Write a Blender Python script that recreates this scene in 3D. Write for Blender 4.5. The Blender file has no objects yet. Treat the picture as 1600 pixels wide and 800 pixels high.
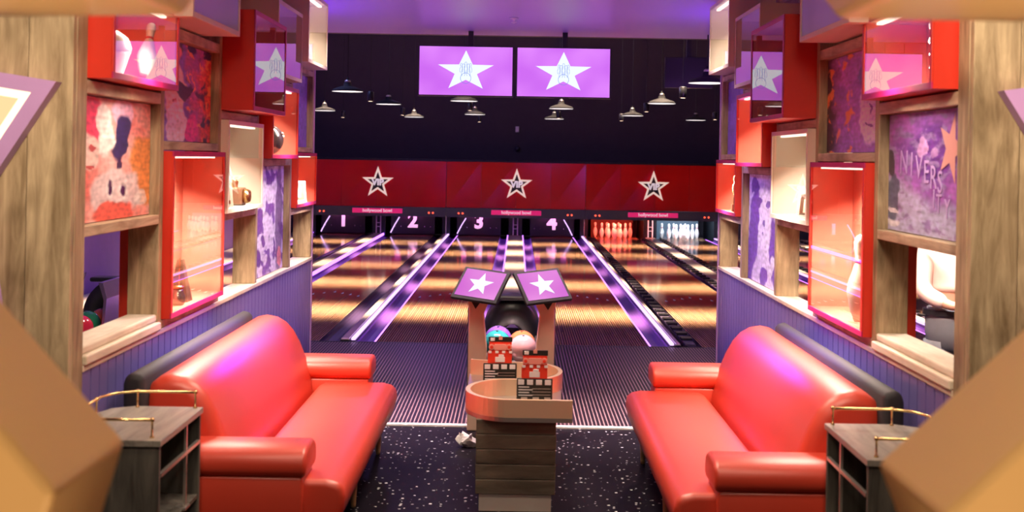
import bpy, bmesh, math, random
from math import sin, cos, pi, radians
from mathutils import Vector, Matrix, noise
random.seed(7)
C = bpy.context.scene.collection
SC = bpy.context.scene

# ------------------------------------------------------------------ camera
cd = bpy.data.cameras.new('camera'); cam = bpy.data.objects.new('camera', cd); C.objects.link(cam)
cam.matrix_world = Matrix.Translation((0, 0, 2.0)) @ Matrix.Rotation(pi/2, 4, 'X') @ Matrix.Rotation(0.017, 4, 'Z')
cd.sensor_width = 36; cd.lens = 36*1920/1600
cd.shift_x = -8/1600; cd.shift_y = -152/1600
cd.clip_start = 0.05; cd.clip_end = 100
cd.dof.use_dof = True; cd.dof.focus_distance = 11.5; cd.dof.aperture_fstop = 2.8
SC.camera = cam
# ------------------------------------------------------------------ world, exposure
SC.view_settings.view_transform = 'Standard'; SC.view_settings.look = 'None'
SC.view_settings.gamma = 1; SC.view_settings.use_curve_mapping = False
SC.view_settings.exposure = 0.35
w = bpy.data.worlds.new('world'); SC.world = w; w.use_nodes = True
w.node_tree.nodes['Background'].inputs[0].default_value = (0.50, 0.34, 0.42, 1)
w.node_tree.nodes['Background'].inputs[1].default_value = 0.06
SC.cycles.max_bounces = 8; SC.cycles.transparent_max_bounces = 16
SC.cycles.caustics_reflective = False; SC.cycles.caustics_refractive = False
SC.cycles.sample_clamp_indirect = 6

def area(name, loc, target, size, power, col, spread=180, size_y=None):
    l = bpy.data.lights.new(name, 'AREA'); l.energy = power; l.color = col
    l.shape = 'RECTANGLE'; l.size = size; l.size_y = size_y or size; l.spread = radians(spread)
    o = bpy.data.objects.new(name, l); C.objects.link(o); o.location = loc
    d = Vector(target) - Vector(loc)
    o.rotation_euler = d.to_track_quat('-Z', 'Y').to_euler() if abs(d.x)+abs(d.y) > 1e-4 else (0, 0, 0)
    return o
def point(name, loc, power, col, r=0.05):
    l = bpy.data.lights.new(name, 'POINT'); l.energy = power; l.color = col; l.shadow_soft_size = r
    o = bpy.data.objects.new(name, l); C.objects.link(o); o.location = loc; return o
def spot(name, loc, target, power, col, ang=60, blend=0.6, r=0.05):
    l = bpy.data.lights.new(name, 'SPOT'); l.energy = power; l.color = col; l.spot_size = radians(ang); l.spot_blend = blend; l.shadow_soft_size = r
    o = bpy.data.objects.new(name, l); C.objects.link(o); o.location = loc
    o.rotation_euler = (Vector(target)-Vector(loc)).to_track_quat('-Z', 'Y').to_euler(); return o

# warm booth lights in the ceiling over the seats
WARM = (1.0, 0.80, 0.60)
area('booth_light', (0, 6.9, 3.46), (0, 6.9, 0), 0.7, 50, WARM, 115, 1.6)
area('booth_light', (0, 4.4, 3.46), (0, 4.4, 0), 1.2, 22, WARM, 120, 0.4)
for s in (-1, 1):
    area('entrance_fill', (s*1.1, 3.5, 3.40), (s*2.7, 5.4, 1.9), 0.5, 26, (1.0, 0.80, 0.58), 85)  # unseen fill, added to brighten the planks
    area('entrance_up_fill', (s*0.75, 1.3, 0.05), (s*0.9, 2.2, 3.1), 0.3, 3.5, (1.0, 0.78, 0.60), 50)  # unseen fill from the floor, added to brighten the top of the arch
for s in (-1, 1):
    area('entrance_fill', (s*0.35, 0.75, 3.46), (s*0.9, 2.3, 1.3), 0.4, 10 if s < 0 else 17, (1.0, 0.80, 0.52) if s < 0 else (1.0, 0.86, 0.68), 120)  # unseen fill near the camera, added to light the gold arch
area('neighbour_fill', (2.95, 7.4, 3.46), (2.95, 7.6, 0), 0.5, 45, (1.0, 0.88, 0.80), 90)  # unseen downlight, added to brighten the person
area('approach_fill', (0, 9.35, 3.46), (0, 9.35, 0), 3.0, 45, (1.0, 0.72, 0.74), 45, 0.3)  # unseen strip, added to lighten the near approach boards
# violet wash: unseen points added beyond the booth walls, spots in the ceiling
for s in (-1, 1):
    point('violet_fill', (s*2.6, 12.2, 2.7), 75, (0.42, 0.12, 1.0), 0.15)
    spot('violet_spot', (s*0.5, 11.0, 3.44), (-s*1.9, 9.9, 0.6), 230, (0.28, 0.24, 1.0), 48, 0.8, 0.08)
    spot('magenta_spot', (-s*0.2, 10.9, 3.44), (s*1.66, 7.35, 0.86), 1150, (0.14, 0.0, 1.0), 18, 0.9, 0.12)
# rows of downlights over the lanes (in the hall ceiling)
for y, p in ((15.9, 330), (19.5, 270), (22.6, 150), (25.7, 190), (28.7, 200)):
    area('lane_downlight', (1.8, y, 5.6), (1.8, y, 0), 15.0, p*1.75, (1.0, 0.72, 0.50), 20, 0.7)
for x, y, p, c in ((-4, 18, 260, (0.36, 0.42, 1.0)), (3, 24, 160, (0.8, 0.45, 0.5)), (-2, 27, 150, (0.5, 0.3, 1.0))):  # unseen coloured fills, added to lift the dark hall
    point('hall_fill', (x, y, 5.9), p, c, 0.4)

# ------------------------------------------------------------------ materials
def new_mat(name):
    m = bpy.data.materials.new(name); m.use_nodes = True; nt = m.node_tree
    return m, nt, nt.nodes['Principled BSDF']
def N(nt, t, **k):
    n = nt.nodes.new(t)
    for a, b in k.items():
        if a.startswith('_'): setattr(n, a[1:], b)
        else: n.inputs[a].default_value = b
    return n
def mat(name, col, rough=0.5, metal=0.0, emit=None, es=0.0, var=0.12, scale=6.0, bump=0.0, coat=0.0, cr=0.08):
    m, nt, b = new_mat(name)
    b.inputs['Roughness'].default_value = rough; b.inputs['Metallic'].default_value = metal
    b.inputs['Coat Weight'].default_value = coat; b.inputs['Coat Roughness'].default_value = cr; b.inputs['Coat IOR'].default_value = 1.6
    tc = N(nt, 'ShaderNodeTexCoord'); no = N(nt, 'ShaderNodeTexNoise', Scale=scale, Detail=4.0)
    nt.links.new(tc.outputs['Object'], no.inputs['Vector'])
    mx = N(nt, 'ShaderNodeMix', _data_type='RGBA')
    mx.inputs[6].default_value = tuple(c*(1-var) for c in col)+(1,); mx.inputs[7].default_value = tuple(min(1, c*(1+var)) for c in col)+(1,)
    nt.links.new(no.outputs['Fac'], mx.inputs[0]); nt.links.new(mx.outputs[2], b.inputs['Base Color'])
    if bump:
        bp = N(nt, 'ShaderNodeBump', Strength=bump, Distance=0.01); n2 = N(nt, 'ShaderNodeTexNoise', Scale=scale*12, Detail=3.0)
        nt.links.new(tc.outputs['Object'], n2.inputs['Vector']); nt.links.new(n2.outputs['Fac'], bp.inputs['Height']); nt.links.new(bp.outputs[0], b.inputs['Normal'])
    if emit:
        b.inputs['Emission Color'].default_value = tuple(emit)+(1,); b.inputs['Emission Strength'].default_value = es
    return m
def wood(name, dark, light, axis='Z', rough=0.6, stretch=8.0, scale=2.0, knots=True):
    m, nt, b = new_mat(name); b.inputs['Roughness'].default_value = rough
    tc = N(nt, 'ShaderNodeTexCoord'); mp = N(nt, 'ShaderNodeMapping')
    sc = {'X': (1, stretch, stretch), 'Y': (stretch, 1, stretch), 'Z': (stretch, stretch, 1)}[axis]
    mp.inputs['Scale'].default_value = sc
    oi = N(nt, 'ShaderNodeObjectInfo'); ad = N(nt, 'ShaderNodeVectorMath', _operation='ADD'); ml = N(nt, 'ShaderNodeMath', _operation='MULTIPLY'); ml.inputs[1].default_value = 17.0
    nt.links.new(oi.outputs['Random'], ml.inputs[0]); nt.links.new(tc.outputs['Object'], ad.inputs[0]); nt.links.new(ml.outputs[0], ad.inputs[1])
    nt.links.new(ad.outputs[0], mp.inputs['Vector'])
    n1 = N(nt, 'ShaderNodeTexNoise', Scale=scale, Detail=8.0, Roughness=0.65, Distortion=0.6)
    nt.links.new(mp.outputs[0], n1.inputs['Vector'])
    cr = N(nt, 'ShaderNodeValToRGB'); e = cr.color_ramp.elements
    e[0].position = 0.32; e[0].color = tuple(dark)+(1,); e[1].position = 0.66; e[1].color = tuple(light)+(1,)
    nt.links.new(n1.outputs['Fac'], cr.inputs[0])
    n2 = N(nt, 'ShaderNodeTexNoise', Scale=3.2, Detail=2.0); nt.links.new(ad.outputs[0], n2.inputs['Vector'])
    r2 = N(nt, 'ShaderNodeValToRGB'); e = r2.color_ramp.elements
    e[0].position = 0.30; e[0].color = (0.45, 0.40, 0.34, 1); e[1].position = 0.5; e[1].color = (1, 1, 1, 1)
    nt.links.new(n2.outputs['Fac'], r2.inputs[0])
    mx = N(nt, 'ShaderNodeMix', _data_type='RGBA', _blend_type='MULTIPLY'); mx.inputs[0].default_value = 0.8 if knots else 0.2
    nt.links.new(cr.outputs[0], mx.inputs[6]); nt.links.new(r2.outputs[0], mx.inputs[7])
    nt.links.new(mx.outputs[2], b.inputs['Base Color'])
    bp = N(nt, 'ShaderNodeBump', Strength=0.25, Distance=0.004); nt.links.new(n1.outputs['Fac'], bp.inputs['Height']); nt.links.new(bp.outputs[0], b.inputs['Normal'])
    return m
def boards(name, ca, cb, line, rough, width=0.027, linew=0.3, spec=0.5):
    """narrow lane boards running in Y with joint lines"""
    m, nt, b = new_mat(name); b.inputs['Roughness'].default_value = rough; b.inputs['Specular IOR Level'].default_value = spec
    g = N(nt, 'ShaderNodeNewGeometry'); sp = N(nt, 'ShaderNodeSeparateXYZ'); nt.links.new(g.outputs['Position'], sp.inputs[0])
    d = N(nt, 'ShaderNodeMath', _operation='DIVIDE'); d.inputs[1].default_value = width; nt.links.new(sp.outputs['X'], d.inputs[0])
    fr = N(nt, 'ShaderNodeMath', _operation='FRACT'); nt.links.new(d.outputs[0], fr.inputs[0])
    fl = N(nt, 'ShaderNodeMath', _operation='FLOOR'); nt.links.new(d.outputs[0], fl.inputs[0])
    lt = N(nt, 'ShaderNodeMath', _operation='LESS_THAN'); lt.inputs[1].default_value = linew; nt.links.new(fr.outputs[0], lt.inputs[0])
    wn = N(nt, 'ShaderNodeTexWhiteNoise', _noise_dimensions='1D'); nt.links.new(fl.outputs[0], wn.inputs['W'])
    mx = N(nt, 'ShaderNodeMix', _data_type='RGBA'); mx.inputs[6].default_value = tuple(ca)+(1,); mx.inputs[7].default_value = tuple(cb)+(1,)
    nt.links.new(wn.outputs['Value'], mx.inputs[0])
    m2 = N(nt, 'ShaderNodeMix', _data_type='RGBA'); m2.inputs[7].default_value = tuple(line)+(1,)
    nt.links.new(lt.outputs[0], m2.inputs[0]); nt.links.new(mx.outputs[2], m2.inputs[6]); nt.links.new(m2.outputs[2], b.inputs['Base Color'])
    return m
def emis(name, col, s):
    m, nt, b = new_mat(name); b.inputs['Base Color'].default_value = (0, 0, 0, 1); b.inputs['Roughness'].default_value = 0.2
    b.inputs['Emission Color'].default_value = tuple(col)+(1,); b.inputs['Emission Strength'].default_value = s
    return m
def screen_mat(name, c0, c1, s):
    m, nt, b = new_mat(name); b.inputs['Base Color'].default_value = (0, 0, 0, 1); b.inputs['Roughness'].default_value = 0.15
    tc = N(nt, 'ShaderNodeTexCoord'); n = N(nt, 'ShaderNodeTexNoise', Scale=2.2, Detail=1.0)
    cr = N(nt, 'ShaderNodeValToRGB'); e = cr.color_ramp.elements
    e[0].position = 0.35; e[0].color = tuple(c0)+(1,); e[1].position = 0.65; e[1].color = tuple(c1)+(1,)
    nt.links.new(tc.outputs['Object'], n.inputs['Vector']); nt.links.new(n.outputs['Fac'], cr.inputs[0]); nt.links.new(cr.outputs[0], b.inputs['Emission Color'])
    b.inputs['Emission Strength'].default_value = s; b.inputs['Specular IOR Level'].default_value = 0.12
    return m
def glass_mat():
    m = bpy.data.materials.new('box_glass'); m.use_nodes = True; nt = m.node_tree; nt.nodes.clear()
    o = N(nt, 'ShaderNodeOutputMaterial'); t = N(nt, 'ShaderNodeBsdfTransparent'); g = N(nt, 'ShaderNodeBsdfGlossy', Roughness=0.01)
    f = N(nt, 'ShaderNodeFresnel', IOR=1.62); ge = N(nt, 'ShaderNodeNewGeometry'); iv = N(nt, 'ShaderNodeMath', _operation='SUBTRACT'); iv.inputs[0].default_value = 1
    mu = N(nt, 'ShaderNodeMath', _operation='MULTIPLY'); nt.links.new(ge.outputs['Backfacing'], iv.inputs[1]); nt.links.new(iv.outputs[0], mu.inputs[0]); nt.links.new(f.outputs[0], mu.inputs[1])
    m2 = N(nt, 'ShaderNodeMath', _operation='MULTIPLY'); m2.inputs[1].default_value = 2.2; mn = N(nt, 'ShaderNodeMath', _operation='MINIMUM'); mn.inputs[1].default_value = 0.50; nt.links.new(mu.outputs[0], m2.inputs[0])
    x = N(nt, 'ShaderNodeMixShader'); nt.links.new(m2.outputs[0], mn.inputs[0]); nt.links.new(mn.outputs[0], x.inputs[0]); nt.links.new(t.outputs[0], x.inputs[1]); nt.links.new(g.outputs[0], x.inputs[2]); nt.links.new(x.outputs[0], o.inputs[0])
    return m
def speckle():
    m, nt, b = new_mat('speckled_floor'); b.inputs['Roughness'].default_value = 0.5; b.inputs['Specular IOR Level'].default_value = 0.05
    g = N(nt, 'ShaderNodeNewGeometry'); v = N(nt, 'ShaderNodeTexVoronoi', Scale=30.0); nt.links.new(g.outputs['Position'], v.inputs['Vector'])
    wn = N(nt, 'ShaderNodeSeparateColor'); nt.links.new(v.outputs['Color'], wn.inputs[0])
    th = N(nt, 'ShaderNodeMath', _operation='MULTIPLY'); th.inputs[1].default_value = 0.38; nt.links.new(wn.outputs[0], th.inputs[0])
    sb = N(nt, 'ShaderNodeMath', _operation='SUBTRACT'); sb.inputs[1].default_value = 0.09; nt.links.new(th.outputs[0], sb.inputs[0])
    lt = N(nt, 'ShaderNodeMath', _operation='LESS_THAN'); nt.links.new(v.outputs['Distance'], lt.inputs[0]); nt.links.new(sb.outputs[0], lt.inputs[1])
    mx = N(nt, 'ShaderNodeMix', _data_type='RGBA'); mx.inputs[6].default_value = (0.008, 0.006, 0.010, 1)
    m3 = N(nt, 'ShaderNodeMix', _data_type='RGBA'); m3.inputs[6].default_value = (0.12, 0.11, 0.13, 1); m3.inputs[7].default_value = (0.85, 0.85, 0.88, 1)
    nt.links.new(wn.outputs[1], m3.inputs[0]); nt.links.new(m3.outputs[2], mx.inputs[7]); nt.links.new(lt.outputs[0], mx.inputs[0]); nt.links.new(mx.outputs[2], b.inputs['Base Color'])
    return m
def attr_mat(name='painted_print'):
    m, nt, b = new_mat(name); a = N(nt, 'ShaderNodeAttribute', _attribute_name='Col'); nt.links.new(a.outputs['Color'], b.inputs['Base Color']); b.inputs['Roughness'].default_value = 0.45
    return m

M = dict(
 red=mat('red_leather', (0.60, 0.046, 0.020), 0.42, var=0.08, scale=3, bump=0.05, coat=0.45, cr=0.42),
 redbox=mat('red_lacquer', (0.62, 0.030, 0.012), 0.4, var=0.08),
 redin=mat('red_box_lining', (0.95, 0.30, 0.20), 0.55, var=0.05),
 magenta=mat('magenta_edge', (0.45, 0.01, 0.10), 0.4),
 cream=mat('cream_lacquer', (0.80, 0.70, 0.58), 0.5, var=0.05),
 creamin=mat('cream_box_lining', (0.88, 0.80, 0.68), 0.55, var=0.04),
 bead=mat('blue_violet_paint', (0.13, 0.105, 0.31), 0.42, var=0.06),
 black=mat('black_plastic', (0.012, 0.012, 0.015), 0.35),
 blackm=mat('black_upholstery', (0.015, 0.010, 0.014), 0.7),
 dark=mat('dark_hall_paint', (0.045, 0.036, 0.055), 0.8),
 slate=mat('slate_fascia', (0.035, 0.04, 0.06), 0.45),
 pit=mat('pit_lining', (0.007, 0.007, 0.010), 0.35),
 ceil=mat('violet_lit_ceiling', (0.26, 0.17, 0.58), 0.33, var=0.03, scale=2),  # white ceiling with the violet light put into its colour
 violetwall=mat('violet_wall_paint', (0.22, 0.12, 0.36), 0.6),
 brass=mat('brass', (0.86, 0.58, 0.26), 0.24, 1.0, var=0.04),
 satin=mat('brushed_brass_band', (0.92, 0.68, 0.46), 0.38, 0.55, var=0.05),
 chrome=mat('chrome', (0.75, 0.74, 0.76), 0.16, 1.0),
 steel=mat('brushed_steel', (0.62, 0.58, 0.54), 0.35, 0.9),
 silver=mat('silver_plinth', (0.72, 0.66, 0.58), 0.5, 0.2),
 gold=mat('gold_portal_paint', (0.64, 0.36, 0.12), 0.42, 0.0, var=0.10, scale=1.5, coat=0.15),
 tan=mat('tan_metal', (0.78, 0.60, 0.46), 0.35, 0.4),
 legw=mat('light_leg_wood', (0.55, 0.38, 0.18), 0.45),
 cowl=mat('violet_chrome_cowl', (0.45, 0.30, 0.62), 0.2, 0.8),
 lettr=mat('pale_lilac_print', (0.50, 0.34, 0.66), 0.5),
 mattblack=mat('matt_black', (0.006, 0.006, 0.008), 0.8),
 violet_lit_edge=mat('violet_lit_edge', (0.45, 0.008, 0.10), 0.4),  # red frame rails with violet light painted into their colour
 lilac=mat('lilac_flange', (0.46, 0.26, 0.52), 0.45),
 white=mat('white_enamel', (0.82, 0.80, 0.78), 0.4, var=0.04),
 pin=mat('pin_enamel', (0.88, 0.86, 0.84), 0.25, var=0.03),
 redstripe=mat('red_stripe', (0.75, 0.03, 0.04), 0.3),
 masked=mat('glossy_red_panel', (0.46, 0.004, 0.003), 0.16, var=0.25, scale=1.2, coat=0.1),
 pink=mat('pink_label', (0.80, 0.02, 0.16), 0.4, emit=(0.9, 0.02, 0.2), es=0.35),
 textw=mat('white_lettering', (0.9, 0.88, 0.86), 0.5, emit=(1, 0.9, 0.9), es=0.35),
 ivory=mat('ivory_sign_face', (0.85, 0.72, 0.58), 0.5, emit=(1, 0.8, 0.62), es=0.45),
 grey=mat('grey_jeans', (0.17, 0.18, 0.21), 0.8, bump=0.1, scale=20),
 shirt=mat('pale_shirt', (0.86, 0.66, 0.60), 0.75, scale=4),
 skin=mat('skin', (0.62, 0.34, 0.24), 0.5),
 hair=mat('brown_hair', (0.05, 0.025, 0.015), 0.6),
 gutter=mat('gutter_plastic', (0.05, 0.03, 0.08), 0.35),
 gutterp=mat('violet_lit_gutter', (0.12, 0.045, 0.24), 0.38),  # same gutters, with the violet strip light put into the colour
 capm=mat('pale_divider_cap', (0.62, 0.52, 0.44), 0.22, var=0.1),
 rail=mat('bumper_rail', (0.10, 0.08, 0.12), 0.25),
 brown=mat('brown_camera', (0.14, 0.07, 0.04), 0.4),
 mirrorballc=mat('pewter', (0.35, 0.32, 0.30), 0.25, 0.9),
 paper=mat('white_paper', (0.85, 0.83, 0.82), 0.7, var=0.03),
 cardred=mat('card_red', (0.80, 0.05, 0.02), 0.5), cardpink=mat('card_salmon', (0.85, 0.35, 0.28), 0.5),
 cardblk=mat('card_black', (0.015, 0.015, 0.012), 0.45), blue=mat('blue_line', (0.10, 0.16, 0.45), 0.5, emit=(0.10, 0.2, 0.5), es=0.8),
 b_pink=mat('pink_ball', (0.80, 0.20, 0.07), 0.12, var=0.35, scale=9, coat=0.5), b_white=mat('pearl_ball', (0.75, 0.42, 0.42), 0.10, var=0.25, scale=7, coat=0.5),
 b_teal=mat('teal_ball', (0.03, 0.42, 0.38), 0.12, var=0.3, coat=0.5), b_orange=mat('orange_ball', (0.85, 0.17, 0.03), 0.12, var=0.2, coat=0.5),
 b_green=mat('green_ball', (0.02, 0.22, 0.10), 0.12, var=0.3, coat=0.5), b_red=mat('crimson_ball', (0.5, 0.02, 0.05), 0.12, var=0.2, coat=0.5),
 b_black=mat('black_ball', (0.03, 0.02, 0.02), 0.18, coat=0.4), b_purple=mat('purple_ball', (0.25, 0.12, 0.55), 0.12, var=0.3, coat=0.5),
 wv=wood('weathered_wood_vertical', (0.20, 0.13, 0.065), (0.55, 0.41, 0.25), 'Z'),
 wy=wood('weathered_wood_horizontal', (0.28, 0.19, 0.11), (0.62, 0.48, 0.32), 'Y'),
 ws=wood('pale_sill_wood', (0.52, 0.42, 0.31), (0.74, 0.62, 0.50), 'Y', knots=False),
 tabw=wood('grey_oak', (0.045, 0.040, 0.034), (0.135, 0.12, 0.10), 'Z', 0.55, knots=False),
 tabtop=wood('grey_oak_top', (0.16, 0.14, 0.12), (0.34, 0.30, 0.26), 'Y', 0.4, knots=False),
 conw=wood('smoked_oak', (0.055, 0.045, 0.034), (0.20, 0.165, 0.12), 'X', 0.5, stretch=5, scale=2.4, knots=False),
 lane=boards('lane_boards', (0.48, 0.26, 0.14), (0.60, 0.36, 0.21), (0.06, 0.03, 0.02), 0.09, linew=0.40, spec=0.6),
 appr=boards('approach_boards', (0.010, 0.006, 0.012), (0.018, 0.010, 0.016), (0.30, 0.19, 0.19), 0.42, width=0.030, linew=0.30, spec=0.15),
 floor=speckle(), glass=glass_mat(), art=attr_mat(),
 screen=screen_mat('screen_violet', (0.50, 0.12, 0.72), (0.62, 0.20, 0.80), 1.0),
 screenp=screen_mat('screen_pink', (0.55, 0.12, 0.55), (0.72, 0.26, 0.66), 0.95),
 star=emis('screen_star', (0.72, 0.80, 0.88), 1.0),
 led=emis('violet_led', (0.46, 0.14, 1.0), 3.2),
 led2=emis('lilac_led', (0.72, 0.42, 1.0), 1.6),
 neon=emis('warm_white_glow', (1.0, 0.72, 0.42), 2.2),
 glowface=emis('star_glow_face', (1.0, 0.60, 0.30), 1.0),
 strip=emis('box_light_strip', (1.0, 0.78, 0.60), 3.0),
 lampw=emis('pendant_glow', (1.0, 0.88, 0.88), 1.1),
 lamps=emis('spot_glow', (1.0, 0.70, 0.5), 3.0),
 pinkl=emis('pink_lamp', (1.0, 0.10, 0.65), 3.2),
 redl=emis('red_indicator', (1.0, 0.08, 0.04), 2.0),
)

# ------------------------------------------------------------------ mesh helpers
class MB:
    def __init__(s): s.v = []; s.f = []; s.mi = []; s.cur = 0
    def add(s, vs, fs):
        o = len(s.v); s.v += [tuple(v) for v in vs]; s.f += [tuple(i+o for i in f) for f in fs]; s.mi += [s.cur]*len(fs); return s
    def box(s, x0, x1, y0, y1, z0, z1, R=None):
        x0, x1 = min(x0, x1), max(x0, x1); y0, y1 = min(y0, y1), max(y0, y1); z0, z1 = min(z0, z1), max(z0, z1)
        vs = [(x0,y0,z0),(x1,y0,z0),(x1,y1,z0),(x0,y1,z0),(x0,y0,z1),(x1,y0,z1),(x1,y1,z1),(x0,y1,z1)]
        if R: vs = [R @ Vector(v) for v in vs]
        return s.add(vs, [(0,3,2,1),(4,5,6,7),(0,1,5,4),(1,2,6,5),(2,3,7,6),(3,0,4,7)])
    def prism(s, poly, a0, a1, axis='Y'):
        """poly in the plane across axis: Y->(x,z) X->(y,z) Z->(x,y); closed solid with triangulated-safe ngon caps"""
        n = len(poly); p = lambda q, a: {'Y': (q[0], a, q[1]), 'X': (a, q[0], q[1]), 'Z': (q[0], q[1], a)}[axis]
        vs = [p(q, a0) for q in poly]+[p(q, a1) for q in poly]
        ar = sum(poly[i][0]*poly[(i+1) % n][1]-poly[(i+1) % n][0]*poly[i][1] for i in range(n))
        fl = (ar > 0) == (a1 > a0)
        if axis == 'Y': fl = not fl
        f = [tuple(range(n)), tuple(range(2*n-1, n-1, -1))]+[(i, i+n, (i+1) % n+n, (i+1) % n) for i in range(n)]
        if fl: f = [tuple(reversed(q)) for q in f]
        return s.add(vs, f)
    def lathe(s, prof, cx=0, cy=0, cz=0, n=20, R=None):
        vs = []; fs = []; k = len(prof)
        for i in range(n):
            a = 2*pi*i/n
            for r, z in prof:
                v = Vector((r*cos(a), r*sin(a), z))
                if R: v = R @ v
                vs.append((v.x+cx, v.y+cy, v.z+cz))
        for i in range(n):
            j = (i+1) % n
            for q in range(k-1): fs.append((i*k+q, j*k+q, j*k+q+1, i*k+q+1))
        fs.append(tuple(i*k+k-1 for i in range(n))); fs.append(tuple(i*k for i in range(n-1, -1, -1)))
        return s.add(vs, fs)
    def tube(s, pts, r, n=8, closed=False):
        pts = [Vector(p) for p in pts]; vs = []; m = len(pts)
        rr = r if isinstance(r, (list, tuple)) else [r]*m
        for i, p in enumerate(pts):
            a = pts[max(0, i-1)]; b = pts[min(m-1, i+1)]; d = (b-a).normalized()
            u = d.cross(Vector((0, 0, 1))); u = u.normalized() if u.length > 1e-3 else Vector((1, 0, 0)); w2 = d.cross(u).normalized()
            for j in range(n): t = 2*pi*j/n; vs.append(p+(u*cos(t)+w2*sin(t))*rr[i])
        fs = [(i*n+j, (i+1)*n+j, (i+1)*n+(j+1) % n, i*n+(j+1) % n) for i in range(m-1) for j in range(n)]
        fs += [tuple(range(n)), tuple(reversed(range((m-1)*n, m*n)))]
        return s.add(vs, fs)
    def sphere(s, c, r, n=24, k=14, sc=(1, 1, 1)):
        vs = [(c[0], c[1], c[2]-r*sc[2])]; fs = []
        for i in range(1, k):
            t = -pi/2+pi*i/k
            for j in range(n): a = 2*pi*j/n; vs.append((c[0]+r*cos(t)*cos(a)*sc[0], c[1]+r*cos(t)*sin(a)*sc[1], c[2]+r*sin(t)*sc[2]))
        vs.append((c[0], c[1], c[2]+r*sc[2])); T = len(vs)-1
        for j in range(n):
            fs.append((0, 1+(j+1) % n, 1+j)); fs.append((T, T-n+j, T-n+(j+1) % n))
            for i in range(k-2): a = 1+i*n; fs.append((a+j, a+(j+1) % n, a+n+(j+1) % n, a+n+j))
        return s.add(vs, fs)
    def ribbon(s, pts, t, z0, z1):
        """vertical wall of thickness t following plan points"""
        L = []; Rr = []; n = len(pts)
        for i in range(n):
            a = Vector(pts[max(0, i-1)]); b = Vector(pts[min(n-1, i+1)]); d = (b-a).normalized(); q = Vector((-d.y, d.x))*t/2; p = Vector(pts[i])
            L.append(p+q); Rr.append(p-q)
        vs = []; fs = []
        for i in range(n): vs += [(L[i].x, L[i].y, z0), (Rr[i].x, Rr[i].y, z0), (Rr[i].x, Rr[i].y, z1), (L[i].x, L[i].y, z1)]
        for i in range(n-1):
            a = 4*i; b = a+4
            for q in range(4): fs.append((a+q, a+(q+1) % 4, b+(q+1) % 4, b+q))
        fs += [(0, 3, 2, 1), (4*n-4, 4*n-3, 4*n-2, 4*n-1)]
        return s.add(vs, fs)
    def build(s, name, m, parent=None, bevel=0, seg=2, smooth=False, sub=0, origin=None):
        vs = s.v
        if parent is not None:
            r = parent
            while r.parent: r = r.parent
            o = Vector(r.location)
        elif origin is not None: o = Vector(origin)
        else:
            xs = [v[0] for v in vs]; ys = [v[1] for v in vs]; zs = [v[2] for v in vs]
            o = Vector(((min(xs)+max(xs))/2, (min(ys)+max(ys))/2, min(zs)))
        me = bpy.data.meshes.new(name); me.from_pydata([(v[0]-o.x, v[1]-o.y, v[2]-o.z) for v in vs], [], s.f)
        ms = m if isinstance(m, (list, tuple)) else [m]
        for q in ms: me.materials.append(M[q] if isinstance(q, str) else q)
        if len(ms) > 1: me.polygons.foreach_set('material_index', s.mi)
        if smooth: me.polygons.foreach_set('use_smooth', [True]*len(me.polygons))
        me.update()
        bm = bmesh.new(); bm.from_mesh(me); bmesh.ops.recalc_face_normals(bm, faces=bm.faces); bm.to_mesh(me); bm.free()
        ob = bpy.data.objects.new(name, me); C.objects.link(ob)
        if parent is not None: ob.parent = parent
        else: ob.location = o
        if bevel:
            b = ob.modifiers.new('bevel', 'BEVEL'); b.width = bevel; b.segments = seg; b.limit_method = 'ANGLE'; b.angle_limit = radians(40)
            if smooth: b.harden_normals = False
        if sub:
            q = ob.modifiers.new('sub', 'SUBSURF'); q.levels = sub; q.render_levels = sub
        return ob
def tag(o, label, cat, group=None):
    o['label'] = label; o['category'] = cat
    if group: o['group'] = group
    return o
def thing(name, label, cat, loc, group=None):
    o = bpy.data.objects.new(name, None); o.location = loc; o.empty_display_size = 0.1; C.objects.link(o); return tag(o, label, cat, group)
def struct(o): o['kind'] = 'structure'; return o
def sempty(name, loc):
    o = bpy.data.objects.new(name, None); o.location = loc; o.empty_display_size = 0.1; C.objects.link(o); o['kind'] = 'structure'; return o
def B(x0, x1, y0, y1, z0, z1): return MB().box(x0, x1, y0, y1, z0, z1)
def dup(root, loc, label=None, group=None):
    r = root.copy(); C.objects.link(r); r.location = loc
    if label: r['label'] = label
    if group: r['group'] = group
    for ch in list(root.children):
        c = ch.copy(); C.objects.link(c); c.parent = r
        for g in list(ch.children): d = g.copy(); C.objects.link(d); d.parent = c
    return r
def txt(s, size, m, parent, origin, Rm=None, ext=0.004, name='lettering', off=0.0, sx=1.0, label=None):
    """flat raised lettering standing in the XZ plane facing -Y (or turned by Rm)"""
    cu = bpy.data.curves.new('t', 'FONT'); cu.body = s; cu.size = size; cu.extrude = ext; cu.offset = off; cu.align_x = 'CENTER'; cu.align_y = 'CENTER'; cu.resolution_u = 3
    t = bpy.data.objects.new('t', cu); C.objects.link(t); dg = bpy.context.evaluated_depsgraph_get()
    me = bpy.data.meshes.new_from_object(t.evaluated_get(dg)); bpy.data.objects.remove(t)
    r = parent
    while r.parent: r = r.parent
    T = (Matrix.Translation(Vector(origin)-Vector(r.location)) @ (Rm.to_4x4() if Rm else Matrix.Identity(4)) @ Matrix.Rotation(pi/2, 4, 'X') @ Matrix.Diagonal((sx, 1, 1, 1)))
    me.transform(T); me.materials.clear(); me.materials.append(M[m]); me.name = name
    o = bpy.data.objects.new(name, me); C.objects.link(o); o.parent = parent
    if label: o['label'] = label
    return o
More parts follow.
